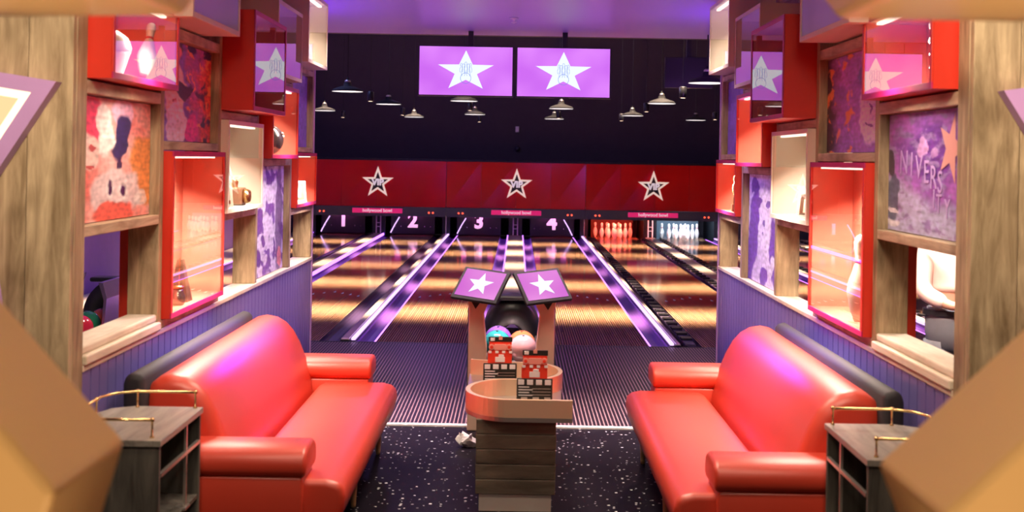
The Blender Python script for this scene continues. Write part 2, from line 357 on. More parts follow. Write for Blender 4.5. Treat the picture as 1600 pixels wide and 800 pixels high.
def starpts(R, ratio=0.382, rot=0.0, n=5, zs=1.0):
    return [((R if k % 2 == 0 else R*ratio)*cos(pi/2+rot+k*pi/n), zs*(R if k % 2 == 0 else R*ratio)*sin(pi/2+rot+k*pi/n)) for k in range(2*n)]
def star_mb(cx, y0, cz, R, t, ratio=0.382, rot=0.0, zs=1.0):
    """solid star facing -Y: fan caps so the concave outline is exact"""
    p = starpts(R, ratio, rot, zs=zs); n = len(p); mb = MB()
    vs = [(cx, y0, cz)]+[(cx+a, y0, cz+b) for a, b in p]+[(cx, y0+t, cz)]+[(cx+a, y0+t, cz+b) for a, b in p]
    fs = []
    for i in range(n):
        j = (i+1) % n
        fs += [(0, 1+i, 1+j), (n+1, n+2+j, n+2+i), (1+i, n+2+i, n+2+j, 1+j)]
    return mb.add(vs, fs)
def ring_mb(po, pi_, y0, y1):
    """frame between two matching outlines (x,z) with depth"""
    n = len(po); vs = []
    for (a, y) in ((po, y0), (pi_, y0), (pi_, y1), (po, y1)): vs += [(q[0], y, q[1]) for q in a]
    fs = []
    for i in range(n):
        j = (i+1) % n
        for k in range(4): a = k*n; b = ((k+1) % 4)*n; fs.append((a+i, a+j, b+j, b+i))
    return MB().add(vs, fs)

# ================================================================== SETTING
FL_Y, LN_Y, PIT_Y = 9.16, 13.24, 32.3
fl = B(-6, 9.6, -2.5, FL_Y, -0.1, 0).build('floor', 'floor'); struct(fl)
ap = B(-6, 9.6, FL_Y, LN_Y, -0.1, 0).build('floor', 'appr'); struct(ap)
struct(B(-2.4, 2.4, FL_Y-0.03, FL_Y+0.03, 0.0, 0.012).build('trim_1', 'white'))
struct(B(-6, 9.6, LN_Y-0.03, LN_Y, 0.0, 0.003).build('trim_2', 'black'))
struct(B(-6, 9.6, LN_Y, 34, -0.22, -0.12).build('floor', 'black'))
struct(B(-6, 9.6, -2.5, 15.0, 3.5, 3.62).build('ceiling', 'ceil'))
struct(B(-6, 9.6, 15.0, 15.12, 3.5, 6.6).build('trim_3', 'dark'))
struct(B(-6, 9.6, 15.12, 34, 6.6, 6.7).build('ceiling', 'dark'))
struct(B(-6, 9.6, 33.6, 33.75, -0.1, 6.6).build('wall_back', 'dark'))
struct(B(-6.1, -6, -2.5, 34, -0.1, 6.6).build('wall_left', 'violetwall'))
struct(B(9.6, 9.7, -2.5, 34, -0.1, 6.6).build('wall_right', 'dark'))
# beams under the hall ceiling
for y in (18.0, 22.5, 27.0):
    struct(B(-6, 9.6, y-0.06, y+0.06, 6.2, 6.6).build('trim_4', 'slate'))

# ---------------- booth walls: shelf frame of weathered wood over bead board
def booth_wall(s, name, XW, dy):
    X = lambda a: s*(a-1.95+XW)       # layout measured on the left wall
    Y = lambda y: y+dy
    root = sempty(name, (s*XW, Y(8.6), 0))
    def bd(nm, x0, x1, y0, y1, z0, z1, m, bv=0.004):
        return B(X(x0), X(x1), Y(y0), Y(y1), z0, z1).build(nm, m, root, bevel=bv)
    # vertical boards
    bd('stile', 1.95, 2.12, 5.43, 5.56, 0, 3.49, 'wv')
    for y0, z0, z1 in ((6.72, 1.03, 2.72), (8.02, 1.03, 3.49), (9.21, 1.03, 2.56), (10.58, 1.03, 2.79), (11.68, 1.03, 3.49)):
        bd('stile', 1.952, 2.12, y0, y0+0.07, z0, z1, 'wv')
    # horizontal boards
    for y0, y1, z0, z1 in ((5.56, 6.72, 2.265, 2.325), (5.56, 6.72, 1.61, 1.66), (6.79, 8.02, 2.015, 2.065), (6.79, 8.02, 2.655, 2.715),
                           (6.79, 8.02, 1.03, 1.075), (8.09, 9.21, 1.55, 1.60), (8.09, 9.21, 2.23, 2.285), (9.28, 10.58, 1.91, 1.965), (9.28, 10.58, 2.555, 2.61),
                           (10.65, 11.68, 1.475, 1.535), (10.65, 11.68, 2.025, 2.07), (10.65, 11.68, 2.745, 2.79)):
        bd('shelf_board', 1.952, 2.12, y0, y1, z0, z1, 'wy')
    bd('sill', 1.945, 2.12, 5.56, 11.75, 1.0, 1.03, 'ws')
    bd('sill', 1.93, 2.12, 5.56, 6.72, 1.03, 1.075, 'ws', 0.008)
    bd('sill', 1.955, 2.12, 5.56, 6.72, 1.075, 1.115, 'ws', 0.01)
    # boards closing the upper wall
    z = 2.80
    while z < 3.48:
        bd('board', 2.205, 2.23, 5.56, 10.58, z, min(z+0.17, 3.49)-0.004, 'wy', 0.003); z += 0.17
    bd('board', 2.205, 2.23, 6.79, 8.02, 2.72, 2.796, 'wy', 0.003)
    bd('board', 2.205, 2.23, 5.56, 6.72, 2.33, 2.56, 'wy', 0.003); bd('board', 2.205, 2.23, 5.56, 6.72, 2.564, 2.796, 'wy', 0.003)
    for z0 in (2.29, 2.46, 2.63): bd('board', 2.205, 2.23, 8.09, 9.21, z0, z0+0.165, 'wy', 0.003)
    # bead board: one upright board after another
    n = 52; y0 = 5.56; wd = (11.75-5.56)/n
    me = None
    for k in range(n):
        ya = y0+k*wd
        o = B(X(1.953), X(1.975), Y(ya+0.006), Y(ya+wd-0.006), 0.0, 0.998).build('bead_board', 'bead', root) if me is None else None
        if me is None: me = o.data; first = ya
        else:
            o = bpy.data.objects.new('bead_board', me); C.objects.link(o); o.parent = root; o.location = (0, k*wd, 0)
    bd('backing_board', 1.968, 2.12, 5.56, 11.75, 0.0, 0.999, 'bead', 0)
    bd('end_cap', 1.945, 2.125, 11.75, 11.79, 0.0, 3.49, 'lilac', 0.003)
    # wide planks facing the entrance
    x = 1.95; k = 0
    while x < 4.3:
        wq = 0.20
        o = B(X(x+0.002), X(x+wq-0.002), Y(5.385+0.004*(k % 2)), Y(5.43), 0, 3.49).build('plank', 'wv', root, bevel=0.003); x += wq; k += 1
    return X, Y
XL, YL = booth_wall(-1, 'wall_left', 1.95, 0.0)
XR, YR = booth_wall(1, 'wall_right', 1.90, -0.25)
SIDE = {-1: (XL, YL), 1: (XR, YR)}

# ---------------- display boxes
def display_box(s, label, front, y0, y1, z0, z1, kind, lit=12.0, back=2.19, strip=True):
    X, Y = SIDE[s]; t = 0.022
    outer, inner = ('redbox', 'redin') if kind == 'red' else ('cream', 'creamin')
    r = thing('display_box', label, 'display box', (X((front+back)/2), Y((y0+y1)/2), z0))
    xs = (front+0.012, back-0.012)
    sps = []
    for a in ((y0, y1, z0, z0+t), (y0, y1, z1-t, z1), (y0, y0+t, z0+t, z1-t), (y1-t, y1, z0+t, z1-t)):
        sps.append(B(X(front+0.008), X(back), Y(a[0]), Y(a[1]), a[2], a[3]).build('side_panel', outer, r))
    q = 0.001
    for a in ((y0+t, y1-t, z0+t+q, z0+t+.004), (y0+t, y1-t, z1-t-.004, z1-t-q), (y0+t+q, y0+t+.004, z0+t, z1-t), (y1-t-.004, y1-t-q, z0+t, z1-t)):
        B(X(front+0.016), X(back-0.022), Y(a[0]), Y(a[1]), a[2], a[3]).build('lining', inner, sps.pop(0))
    B(X(back-0.02), X(back), Y(y0+t), Y(y1-t), z0+t, z1-t).build('back_panel', inner, r)
    # face frame round the glass
    d = 0.03; ff = None
    edge_m = 'violet_lit_edge' if kind == 'red' else 'cream'; side_m = edge_m if not strip else ('redbox' if kind == 'red' else 'cream')
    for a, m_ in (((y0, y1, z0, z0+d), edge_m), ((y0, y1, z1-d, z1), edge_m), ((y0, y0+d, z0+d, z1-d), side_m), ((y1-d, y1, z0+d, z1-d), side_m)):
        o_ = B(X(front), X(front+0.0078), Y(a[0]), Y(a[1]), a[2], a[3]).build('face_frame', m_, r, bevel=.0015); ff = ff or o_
    B(X(front+0.004), X(front+0.008), Y(y0+d), Y(y1-d), z0+d, z1-d).build('glass', 'glass', ff)
    if strip:
        B(X(front+0.05), X(front+0.08), Y(y0+0.08), Y(y1-0.08), z1-t-0.018, z1-t-0.005).build('light_strip', 'strip', r)
        area('box_lamp', (X(front+0.10), Y((y0+y1)/2), z1-t-0.03), (X(front+0.30), Y((y0+y1)/2), z0+(z1-z0)*.35), 0.06, lit*5.5, (1.0, 0.80, 0.64), 140, y1-y0-0.2)
    return r
for s, sd in ((-1, 'left'), (1, 'right')):
    o = 'near the timber planks' if s < 0 else 'beside the right-hand timber planks'
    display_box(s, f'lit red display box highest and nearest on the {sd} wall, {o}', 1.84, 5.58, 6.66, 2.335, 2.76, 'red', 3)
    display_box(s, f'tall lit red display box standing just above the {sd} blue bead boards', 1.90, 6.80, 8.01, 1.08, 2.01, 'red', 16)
    display_box(s, f'cream box cut by the gold arch at the top of the {sd} wall', 1.74, 6.55, 7.66, 2.73, 3.35, 'cream', 4, strip=False)
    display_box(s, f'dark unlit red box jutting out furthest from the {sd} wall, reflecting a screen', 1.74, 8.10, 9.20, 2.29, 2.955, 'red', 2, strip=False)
    display_box(s, f'brightly lit cream display box in the middle of the {sd} wall', 1.90, 8.09, 9.205, 1.605, 2.225, 'cream', 10)
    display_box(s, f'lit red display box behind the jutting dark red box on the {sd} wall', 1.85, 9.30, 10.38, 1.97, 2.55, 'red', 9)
    display_box(s, f'narrow cream box above and behind the dark red box on the {sd} wall', 1.85, 9.45, 10.50, 2.615, 3.2, 'cream', 3, strip=False)
    display_box(s, f'farthest and highest cream box on the {sd} wall, touching the lilac-lit ceiling', 1.80, 10.51, 11.56, 2.80, 3.42, 'cream', 5)
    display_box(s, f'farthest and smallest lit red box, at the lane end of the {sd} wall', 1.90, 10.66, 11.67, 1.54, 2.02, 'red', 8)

# ---------------- painted pictures (colour function per cell)
def mixc(a, b, t): t = max(0, min(1, t)); return tuple(a[i]*(1-t)+b[i]*t for i in range(3))
def fbm(x, y, k=0): return noise.fractal(Vector((x, y, k*7.3)), 1.0, 2.0, 4)*0.6+0.5
def ell(u, v, cx, cy, rx, ry, a=0.0, soft=0.15):
    du, dv = u-cx, v-cy; x = (du*cos(a)+dv*sin(a))/rx; y = (-du*sin(a)+dv*cos(a))/ry
    return max(0, min(1, (1-math.hypot(x, y))/soft))
def picture(s, label, y0, y1, z0, z1, fn, xp=2.005, nu=70, nv=100):
    X, Y = SIDE[s]
    r = thing('wall_picture', label, 'picture', (X(xp), Y((y0+y1)/2), z0))
    B(X(xp+0.004), X(xp+0.022), Y(y0), Y(y1), z0, z1).build('panel', 'black', r)
    vs = []; fs = []; cols = []
    for j in range(nv+1):
        for i in range(nu+1): vs.append((X(xp), Y(y0+(y1-y0)*i/nu), z0+(z1-z0)*j/nv))
    for j in range(nv):
        for i in range(nu):
            a = j*(nu+1)+i; fs.append((a, a+1, a+nu+2, a+nu+1)); 
            u_, v_ = (i+.5)/nu, (j+.5)/nv; K = y0*3.1+s*9
            wu = noise.noise(Vector((u_*5, v_*6, K)))*.06+noise.noise(Vector((u_*16, v_*18, K)))*.022; wv = noise.noise(Vector((u_*5+9, v_*6, K)))*.055+noise.noise(Vector((u_*14+5, v_*18, K)))*.02
            q_ = 1+.35*noise.noise(Vector((u_*26, v_*30, K)))+.25*noise.noise(Vector((u_*9, v_*40, K+3)))
            cols.append(tuple(max(0, min(1, a_*q_)) for a_ in fn(u_+wu, v_+wv)))
    o = MB().add(vs, fs).build('print', 'art', r)
    at = o.data.color_attributes.new('Col', 'FLOAT_COLOR', 'CORNER'); buf = []
    for c in cols: buf += [c[0], c[1], c[2], 1.0]*4
    at.data.foreach_set('color', buf)
    return r
def p1l(u, v):
    c = mixc((0.80, 0.20, 0.16), (0.90, 0.55, 0.50), fbm(u*4, v*4, 1)*1.3-0.1)
    c = mixc(c, (0.82, 0.02, 0.12), ell(u, v, .16, .83, .22, .20, .3)*.9); c = mixc(c, (0.80, 0.28, 0.05), ell(u, v, .92, .40, .25, .34)*.9)
    c = mixc(c, (0.85, 0.62, 0.55), ell(u, v, .14, .57, .18, .16)); c = mixc(c, (0.55, 0.08, 0.08), ell(u, v, .06, .60, .05, .03)+ell(u, v, .22, .61, .05, .03)+ell(u, v, .15, .45, .07, .02))
    c = mixc(c, (0.90, 0.80, 0.75), ell(u, v, .36, .72, .10, .24, .1)*.9); c = mixc(c, (0.80, 0.55, 0.75), ell(u, v, .58, .90, .16, .12)*.7)
    c = mixc(c, (0.03, 0.02, 0.10), ell(u, v, .57, .68, .12, .22, -.35)); c = mixc(c, (0.05, 0.02, 0.08), ell(u, v, .55, .46, .05, .05))
    c = mixc(c, (0.74, 0.62, 0.62), ell(u, v, .52, .20, .36, .24)*.9); c = mixc(c, (0.78, 0.12, 0.08), ell(u, v, .50, .04, .32, .12))
    for cx in (.44, .62): c = mixc(c, (0.86, 0.78, 0.76), ell(u, v, cx, .24, .075, .12, 0, .5)); c = mixc(c, (0.05, 0.0, 0.08), ell(u, v, cx, .26, .04, .075, .1, .4))
    c = mixc(c, (0.9, 0.85, 0.8), ell(u, v, .86, .16, .10, .09)*.6)
    return c
def p2l(u, v):
    c = mixc((0.10, 0.04, 0.24), (0.20, 0.10, 0.45), fbm(u*5, v*5, 2)); c = mixc(c, (0.50, 0.04, 0.04), (u-.45)*2.2+fbm(u*4, v*4, 3)-.5)
    c = mixc(c, (0.80, 0.22, 0.08), (fbm(u*9, v*9, 4)-.62)*5*(u > .5)); c = mixc(c, (0.03, 0.01, 0.05), (fbm(u*6, v*6, 5)-.62)*6)
    c = mixc(c, (0.70, 0.12, 0.12), ell(u, v, .25, .88, .16, .12)); c = mixc(c, (0.75, 0.45, 0.42), ell(u, v, .32, .50, .20, .32, .1)*.95)
    c = mixc(c, (0.04, 0.01, 0.04), ell(u, v, .46, .53, .15, .10, -.3)); c = mixc(c, (0.35, 0.04, 0.06), ell(u, v, .30, .40, .05, .03)+ell(u, v, .44, .26, .05, .02)+ell(u, v, .36, .34, .02, .05))
    c = mixc(c, (0.78, 0.50, 0.62), ell(u, v, .34, .16, .18, .26)*.8); c = mixc(c, (0.60, 0.03, 0.22), ell(u, v, .62, .14, .14, .16)*.8)
    return tuple(a*1.6 for a in c)
def p4l(u, v):
    c = mixc((0.62, 0.52, 0.66), (0.86, 0.80, 0.86), fbm(u*3, v*3, 6)); t = fbm(u*4+v*2, v*5, 7)
    c = mixc(c, (0.20, 0.08, 0.34), (t-.55)*9); c = mixc(c, (0.10, 0.03, 0.16), ell(u, v, .85, .5, .12, .6)*.8); c = mixc(c, (0.75, 0.25, 0.25), ell(u, v, .88, .12, .06, .12))
    c = mixc(c, (0.16, 0.06, 0.28), ell(u, v, .20, .18, .10, .10, .6)+ell(u, v, .36, .33, .07, .04)+ell(u, v, .70, .20, .05, .10))
    return c
def p3(u, v): return mixc((0.12, 0.05, 0.34), (0.26, 0.14, 0.62), fbm(u*3, v*4, 8))
def p1r(u, v):
    c = mixc((0.16, 0.05, 0.32), (0.42, 0.14, 0.55), fbm(u*5, v*5, 9)); d = .62-.34*(1-u)
    c = mixc(c, (0.12, 0.03, 0.26), ell(u, v, .42, .66, .30, .24)*.8)
    c = mixc(c, (0.46, 0.44, 0.66), ((.52-.30*(1-u))-v)*9) if u < 2 else c
    c = mixc(c, (0.30, 0.20, 0.45), (fbm(u*9, v*14, 10)-.55)*5)
    c = mixc(c, (0.05, 0.08, 0.14), ell(u, v, .93, .28, .10, .22)*.85); c = mixc(c, (0.75, 0.72, 0.80), ell(u, v, .93, .06, .10, .04)+ell(u, v, .92, .19, .10, .02))
    c = mixc(c, (0.05, 0.03, 0.06), ell(u, v, .97, .58, .06, .14)); c = mixc(c, (0.55, 0.30, 0.60), ell(u, v, .55, .72, .05, .10, .2)+ell(u, v, .40, .68, .06, .05)*.6)
    return c
def p2r(u, v):
    c = mixc((0.14, 0.05, 0.32), (0.42, 0.15, 0.52), fbm(u*4, v*6, 11)); c = mixc(c, (0.04, 0.01, 0.03), (u-.72)*5+fbm(u*5, v*5, 12)-.6)
    c = mixc(c, (0.75, 0.22, 0.06), (fbm(u*6, v*6, 13)-.60)*6*(u > .5)); c = mixc(c, (0.10, 0.09, 0.30), ell(u, v, .24, .76, .20, .14))
    c = mixc(c, (0.66, 0.50, 0.72), ell(u, v, .24, .40, .17, .38)); c = mixc(c, (0.20, 0.08, 0.30), ell(u, v, .17, .52, .05, .02)+ell(u, v, .30, .53, .05, .02)+ell(u, v, .24, .28, .06, .015)+ell(u, v, .23, .40, .015, .07))
    return tuple(a*1.6 for a in c)
def p4r(u, v):
    c = mixc((0.66, 0.58, 0.78), (0.82, 0.76, 0.88), fbm(u*3, v*3, 14)); 
    c = mixc(c, (0.18, 0.08, 0.42), ell(u, v, .86, .40, .16, .55, .25)+ell(u, v, .12, .26, .20, .40, -.35)+ell(u, v, .5, .07, .14, .10))
    c = mixc(c, (0.14, 0.07, 0.34), ell(u, v, .36, .74, .09, .035)+ell(u, v, .66, .74, .09, .035)+ell(u, v, .52, .56, .04, .02)+ell(u, v, .55, .46, .03, .02)+ell(u, v, .8, .9, .16, .10))
    c = mixc(c, (0.84, 0.80, 0.90), ell(u, v, .26, .20, .06, .12, .5))
    return c
picture(-1, 'red and pink abstract picture with dark oval shapes, nearest on the left wall', 5.57, 6.71, 1.665, 2.26, p1l)
picture(-1, 'dark blue and red picture with a pale figure, beside the topmost left red box', 6.795, 8.015, 2.07, 2.65, p2l)
picture(-1, 'white picture with purple streaks above the left blue bead boards', 9.285, 10.575, 1.035, 1.905, p4l)
picture(-1, 'plain violet panel at the far end of the left wall', 10.655, 11.675, 2.075, 2.74, p3, nu=20, nv=20)
pr = picture(1, 'purple street-scene picture with slanted lettering, nearest on the right wall', 5.57, 6.71, 1.665, 2.26, p1r)
picture(1, 'purple picture of a pale elongated face with dark orange edge, right wall', 6.795, 8.015, 2.07, 2.65, p2r)
picture(1, 'lilac and white dripping face picture above the right bead boards', 9.285, 10.575, 1.035, 1.905, p4r)
picture(1, 'plain violet panel at the far end of the right wall', 10.655, 11.675, 2.075, 2.74, p3, nu=20, nv=20)
# lettering and star on the right picture
Rr = Matrix.Rotation(-pi/2, 3, 'Z')
for ch, yy, zz, sz in (('N', 6.45, 2.01, .17), ('I', 6.33, 2.00, .17), ('V', 6.22, 1.985, .17), ('E', 6.11, 1.965, .16), ('R', 6.01, 1.94, .16), ('S', 5.92, 1.92, .15), ('I', 6.0, 1.84, .13), ('T', 5.93, 1.82, .13), ('Y', 5.82, 1.80, .13)):
    txt(ch, sz, 'lettr', pr, (XR(2.002), YR(yy), zz), Rr, 0.001, 'lettering')
sp = starpts(0.17, 0.40, 0.3)
vs = [(XR(2.002), YR(5.78), 2.08)]+[(XR(2.002), YR(5.78)+a*1.0, 2.08+b) for a, b in sp]
MB().add(vs, [(0, 1+i, 1+(i+1) % 10) for i in range(10)]).build('star_print', mat('orange_print', (0.72, 0.34, 0.30), 0.5), pr)

# ---------------- star lights on the planks by the entrance
for s, tipx, yf, lab in ((-1, -1.998, 5.31, 'lilac star light glowing warm white on the left timber planks'), (1, 2.00, 5.06, 'lilac star light glowing warm white on the right timber planks')):
    tz = 2.30 if s < 0 else 2.315; R = 0.95; ax = radians(24.6)
    cx = tipx+s*R*cos(ax); cz = tz-R*sin(ax)
    rot = (ax-pi/2) if s < 0 else (pi/2-ax)
    r = thing('star_light', lab, 'wall light', (cx, yf+0.07, cz-R))
    P = lambda k: [(cx+a, cz+b) for a, b in starpts(R*k, 0.583, rot)]
    ring_mb(P(1.0), P(0.875), yf, yf+0.07).build('flange', 'lilac', r)
    ring_mb(P(0.875), P(0.81), yf+0.01, yf+0.05).build('glow_tube', 'neon', r)
    star_mb(cx, yf+0.04, cz, R*0.81, 0.03, 0.583, rot).build('face', 'glowface', r)

# ---------------- gold star portal in the foreground
def onD(x, y, D):
    dx, dy = x-808, y-248; return ((dx*.99986+dy*.017)*D/1920, 2-(-dx*.017+dy*.99986)*D/1920)
inner = [onD(*p, 2.4) for p in ((806, -700), (286, 25), (-380, 29), (196, 688), (-55, 1500), (806, 1100), (1660, 1500), (1371, 723), (2100, 45), (1308, 30))]
cxp, czp = 0.0, 1.85
outer = [(cxp+(a-cxp)*1.42, czp+(b-czp)*1.42) for a, b in inner]
for i in (1, 3, 7, 9): outer[i] = (cxp+(inner[i][0]-cxp)*1.9, czp+(inner[i][1]-czp)*1.75)
outer = [(a, min(3.49, max(b, 0.0))) for a, b in outer]; 
pt = ring_mb([(a, b) for a, b in outer], inner, 2.03, 2.4).build('star_archway', 'gold', bevel=0.012, seg=2)
tag(pt, 'large golden star-shaped archway framing the whole view in the foreground', 'archway')

# ================================================================== SOFAS
def sofa(s, lab, dy, dx):
    X = lambda a: s*(a+dx); Y = lambda y: y+dy
    r = thing('sofa', lab, 'sofa', (X(1.3), Y(7.15), 0))
    def pr(poly, y0, y1, name, m, bev=0.03, seg=3):
        return MB().prism([(X(a), b) for a, b in poly], Y(y0), Y(y1), 'Y').build(name, m, r, bevel=bev, seg=seg, smooth=True)
    seat = [(0.845, .225), (0.80, .30), (0.785, .38), (0.795, .43), (0.825, .455), (0.88, .468), (1.1, .467), (1.27, .462), (1.325, .44), (1.335, .38), (1.335, .225)]
    pr(seat, 5.80, 8.36, 'seat', 'red', 0.035, 4)
    back = [(1.355, .38), (1.375, .52), (1.41, .62), (1.455, .73), (1.50, .81), (1.55, .865), (1.61, .90), (1.68, .913), (1.74, .90), (1.79, .86), (1.81, .78), (1.81, .25), (1.36, .25)]
    pr(back, 6.0, 8.42, 'backrest', 'red', 0.07, 5)
    shell = [(1.78, .2), (1.78, .90), (1.80, .925), (1.84, .935), (1.875, .92), (1.885, .88), (1.885, .2)]
    pr(shell, 5.92, 8.38, 'back_shell', 'blackm', 0.03, 3)
    for y0, y1 in ((5.73, 6.05), (8.30, 8.61)):
        roll = [(y0+.03, .49), (y0, .51), (y0-.004, .56), (y0+.02, .605), (y0+.07, .625), (y1-.07, .625), (y1-.02, .605), (y1, .56), (y1, .51), (y1-.03, .49)]
        MB().prism([(Y(a), b) for a, b in roll], X(0.962), X(1.72), 'X').build('armrest', 'red', r, bevel=0.022, seg=3, smooth=True)
        ar = r.children[-1] if False else [c for c in r.children if c.name.startswith('armrest')][-1]
        B(X(0.98), X(1.72), Y(y0+.02), Y(y1-.02), .21, .49).build('arm_panel', 'red', ar, bevel=0.012, seg=2, smooth=True)
    for yy in (5.92, 7.0, 8.25):
        for xx in (0.90, 1.70):
            MB().lathe([(0.014, 0), (0.016, 0.02), (0.026, 0.226)], X(xx), Y(yy), 0, 10).build('leg', 'legw', r, smooth=True)
    return r
sofa(-1, 'red leather sofa on the left, backing onto the blue wall', 0.0, 0.0)
sofa(1, 'red leather sofa on the right, backing onto the blue wall', -0.13, -0.035)

# ================================================================== SIDE TABLES
def side_table(s, lab, dy, dx):
    X = lambda a: s*(a+dx); Y = lambda y: y+dy
    y0, y1, x0, x1 = 4.98, 5.66, 1.425, 1.86
    r = thing('side_table', lab, 'side table', (X(1.64), Y(5.3), 0))
    top = [(x0, y0), (x0, y1), (x1-.12, y1), (x1-.03, y1-.06), (x1, y1-.16), (x1, y0)]
    MB().prism([(X(a), Y(b)) for a, b in top], .805, .832, 'Z').build('tabletop', 'tabtop', r, bevel=.003)
    B(X(x0+.008), X(x1-.01), Y(y0+.008), Y(y0+.035), 0.0, .805).build('side_panel', 'tabw', r, bevel=.003)
    B(X(x0+.008), X(x1-.13), Y(y1-.035), Y(y1-.01), 0.0, .805).build('side_panel', 'tabw', r, bevel=.003)
    B(X(x1-.04), X(x1-.015), Y(y0+.035), Y(y1-.17), 0.0, .805).build('back_panel', 'tabw', r, bevel=.003)
    for z in (.05, .42): B(X(x0+.012), X(x1-.04), Y(y0+.035), Y(y1-.035), z, z+.022).build('shelf', 'tabw', r, bevel=.003)
    B(X(x0+.004), X(x0+.02), Y(y0+.035), Y(y1-.035), .675, .69).build('rack_bar', 'steel', r)
    B(X(x0+.006), X(x0+.018), Y(y0+.42), Y(y0+.435), .442, .805).build('rack_upright', 'steel', r)
    B(X(x0-.002), X(x0+.05), Y(y0+.39), Y(y0+.465), .437, .448).build('rack_foot', 'steel', r)
    # brass gallery rail round three sides
    z = .832; h = .905
    xi0, xi1, yi0, yi1 = x0+.03, x1-.02, y0+.05, y1-.03
    rails = [[(xi0, yi1), (xi1-.12, yi1), (xi1-.04, yi1-.05), (xi1, yi1-.14), (xi1, yi0+.03)], [(xi0+.02, yi0), (xi1-.05, yi0)]]
    for rr in rails: MB().tube([(X(a), Y(b), h) for a, b in rr], .0065, 8).build('gallery_rail', 'brass', r, smooth=True)
    for a, b in ((xi0, yi1), (xi1-.12, yi1), (xi1, yi1-.2), (xi0+.02, yi0), (xi1-.05, yi0), (xi1, yi0+.03)):
        MB().lathe([(.009, 0), (.009, .006), (.0045, .010), (.0045, .064), (.009, .068), (.0095, .078), (.005, .083)], X(a), Y(b), z, 10).build('rail_post', 'brass', r, smooth=True)
    return r
side_table(-1, 'grey wooden side table with brass rail in front of the left sofa', 0, 0)
side_table(1, 'grey wooden side table with brass rail in front of the right sofa', -0.12, -0.02)

# ================================================================== CENTRE TABLE
ct = thing('centre_table', 'low table with dark wood base and curved brass band between the sofas', 'table', (0.02, 7.6, 0))
for k, z in enumerate((.10, .185, .27, .355, .44)):
    B(-.205-(k % 2)*.002, .246+(k % 2)*.002, 6.95, 8.2, z, z+.083).build('plank', 'conw', ct, bevel=.004)
B(-.185, .225, 6.97, 8.16, 0, .10).build('plinth', 'silver', ct)
def arc(cx, cy, rx, ry, a0, a1, n=18): return [(cx+rx*cos(radians(a0+(a1-a0)*i/n)), cy+ry*sin(radians(a0+(a1-a0)*i/n))) for i in range(n+1)]
S1 = [(.335, 6.90), (.10, 6.90)]+arc(-.02, 7.22, .245, .32, 270, 90, 26)+[(.05, 7.545)]+arc(.10, 7.86, .20, .31, -90, 90, 20)+[(-.02, 8.18), (-.285, 8.26)]
slab = [(.335, 6.885), (.10, 6.885)]+arc(-.02, 7.22, .26, .335, 270, 180, 14)+[(-.285, 7.6), (-.295, 8.275), (.0, 8.2)]+arc(.10, 7.86, .215, .325, 90, -20, 14)+[(.29, 7.4), (.335, 7.1)]
MB().prism(slab, .523, .548, 'Z').build('tabletop', 'steel', ct)
MB().ribbon(S1, .028, .535, .648).build('brass_band', 'satin', ct, smooth=False)
S2 = [(a*1.0, b) for a, b in S1]

# table-talker cards
def card(cx, y, z0, lab, rz):
    r = thing('menu_card', lab, 'menu card', (cx, y, z0)); R = Matrix.Translation((cx, y, z0)) @ Matrix.Rotation(rz, 4, 'Z')
    def q(nm, x0, x1, za, zb, y0, y1, m, bv=0.001): return MB().box(x0, x1, y0, y1, za, zb, R).build(nm, m, r, bevel=bv)
    W = .105
    q('base_panel', -W, W, 0, .165, 0, .012, 'cardblk', .003)
    q('red_panel', -W*.74, W*.70, .165, .235, .002, .014, 'cardred')
    # radio-shaped picture: salmon middle, red shoulders, small dark blocks under it
    q('red_band', -W*.66, W*.68, .235, .300, .003, .013, 'cardred'); q('picture_centre', -W*.36, W*.36, .248, .285, -.002, .003, 'cardpink')
    for a in (-.52, .52): MB().lathe([(.020, -.004), (.020, .004)], 0, 0, 0, 14, R=None)
    for a in (-.52, .52):
        m_ = MB(); m_.lathe([(.019, -.003), (.019, .003)], 0, 0, 0, 14, R=Matrix.Rotation(pi/2, 3, 'X'))
        m_.v = [tuple(R @ Vector((v[0]+W*a, v[1], v[2]+.267))) for v in m_.v]; m_.build('round_picture', 'cardpink', r)
        m_ = MB(); m_.lathe([(.010, -.005), (.010, .005)], 0, 0, 0, 12, R=Matrix.Rotation(pi/2, 3, 'X'))
        m_.v = [tuple(R @ Vector((v[0]+W*a, v[1], v[2]+.267))) for v in m_.v]; m_.build('round_centre', 'cardred', r)
    for a in (-.62, -.2, .2, .62): q('white_block', W*a-.010, W*a+.010, .228, .243, -.002, .003, 'paper')
    q('popcorn_print', -W*.30, W*.28, .172, .205, -.003, .002, 'paper'); q('popcorn_print', -W*.10, W*.22, .205, .220, -.003, .002, 'paper')
    q('top_strip', -W*.70, W*.72, .300, .330, .002, .014, 'cardblk'); q('top_label', -W*.6, -W*.35, .305, .325, -.002, .002, 'paper'); q('top_label', -W*.1, W*.12, .312, .335, -.002, .002, 'cardpink')
    for k in range(4):
        a = -W*.74+k*W*.5
        q('rounded_print', a-.020, a+.016, .128, .158, -.003, .0, 'paper', .008)
    for k in range(4): q('text_line', -W*.9, -W*.30+.02*(k % 2), .112-k*.016, .118-k*.016, -.002, .0, 'paper', 0)
    for k in range(3): q('text_line', -W*.15, W*.9, .104-k*.018, .107-k*.018, -.002, .0, 'steel', 0)
    for k in range(3): q('text_block', -W*.75+k*W*.65, -W*.40+k*W*.65, .040, .056, -.002, .0, 'steel', 0)
    q('foot', -W, W, 0, .004, -.0, .05, 'cardblk', 0)
    return r
card(-.085, 7.72, .548, 'black and red standing card farther back on the brass table', 0.05)
card(.125, 7.20, .5485, 'black and red standing card nearer the front of the brass table', 0.0)

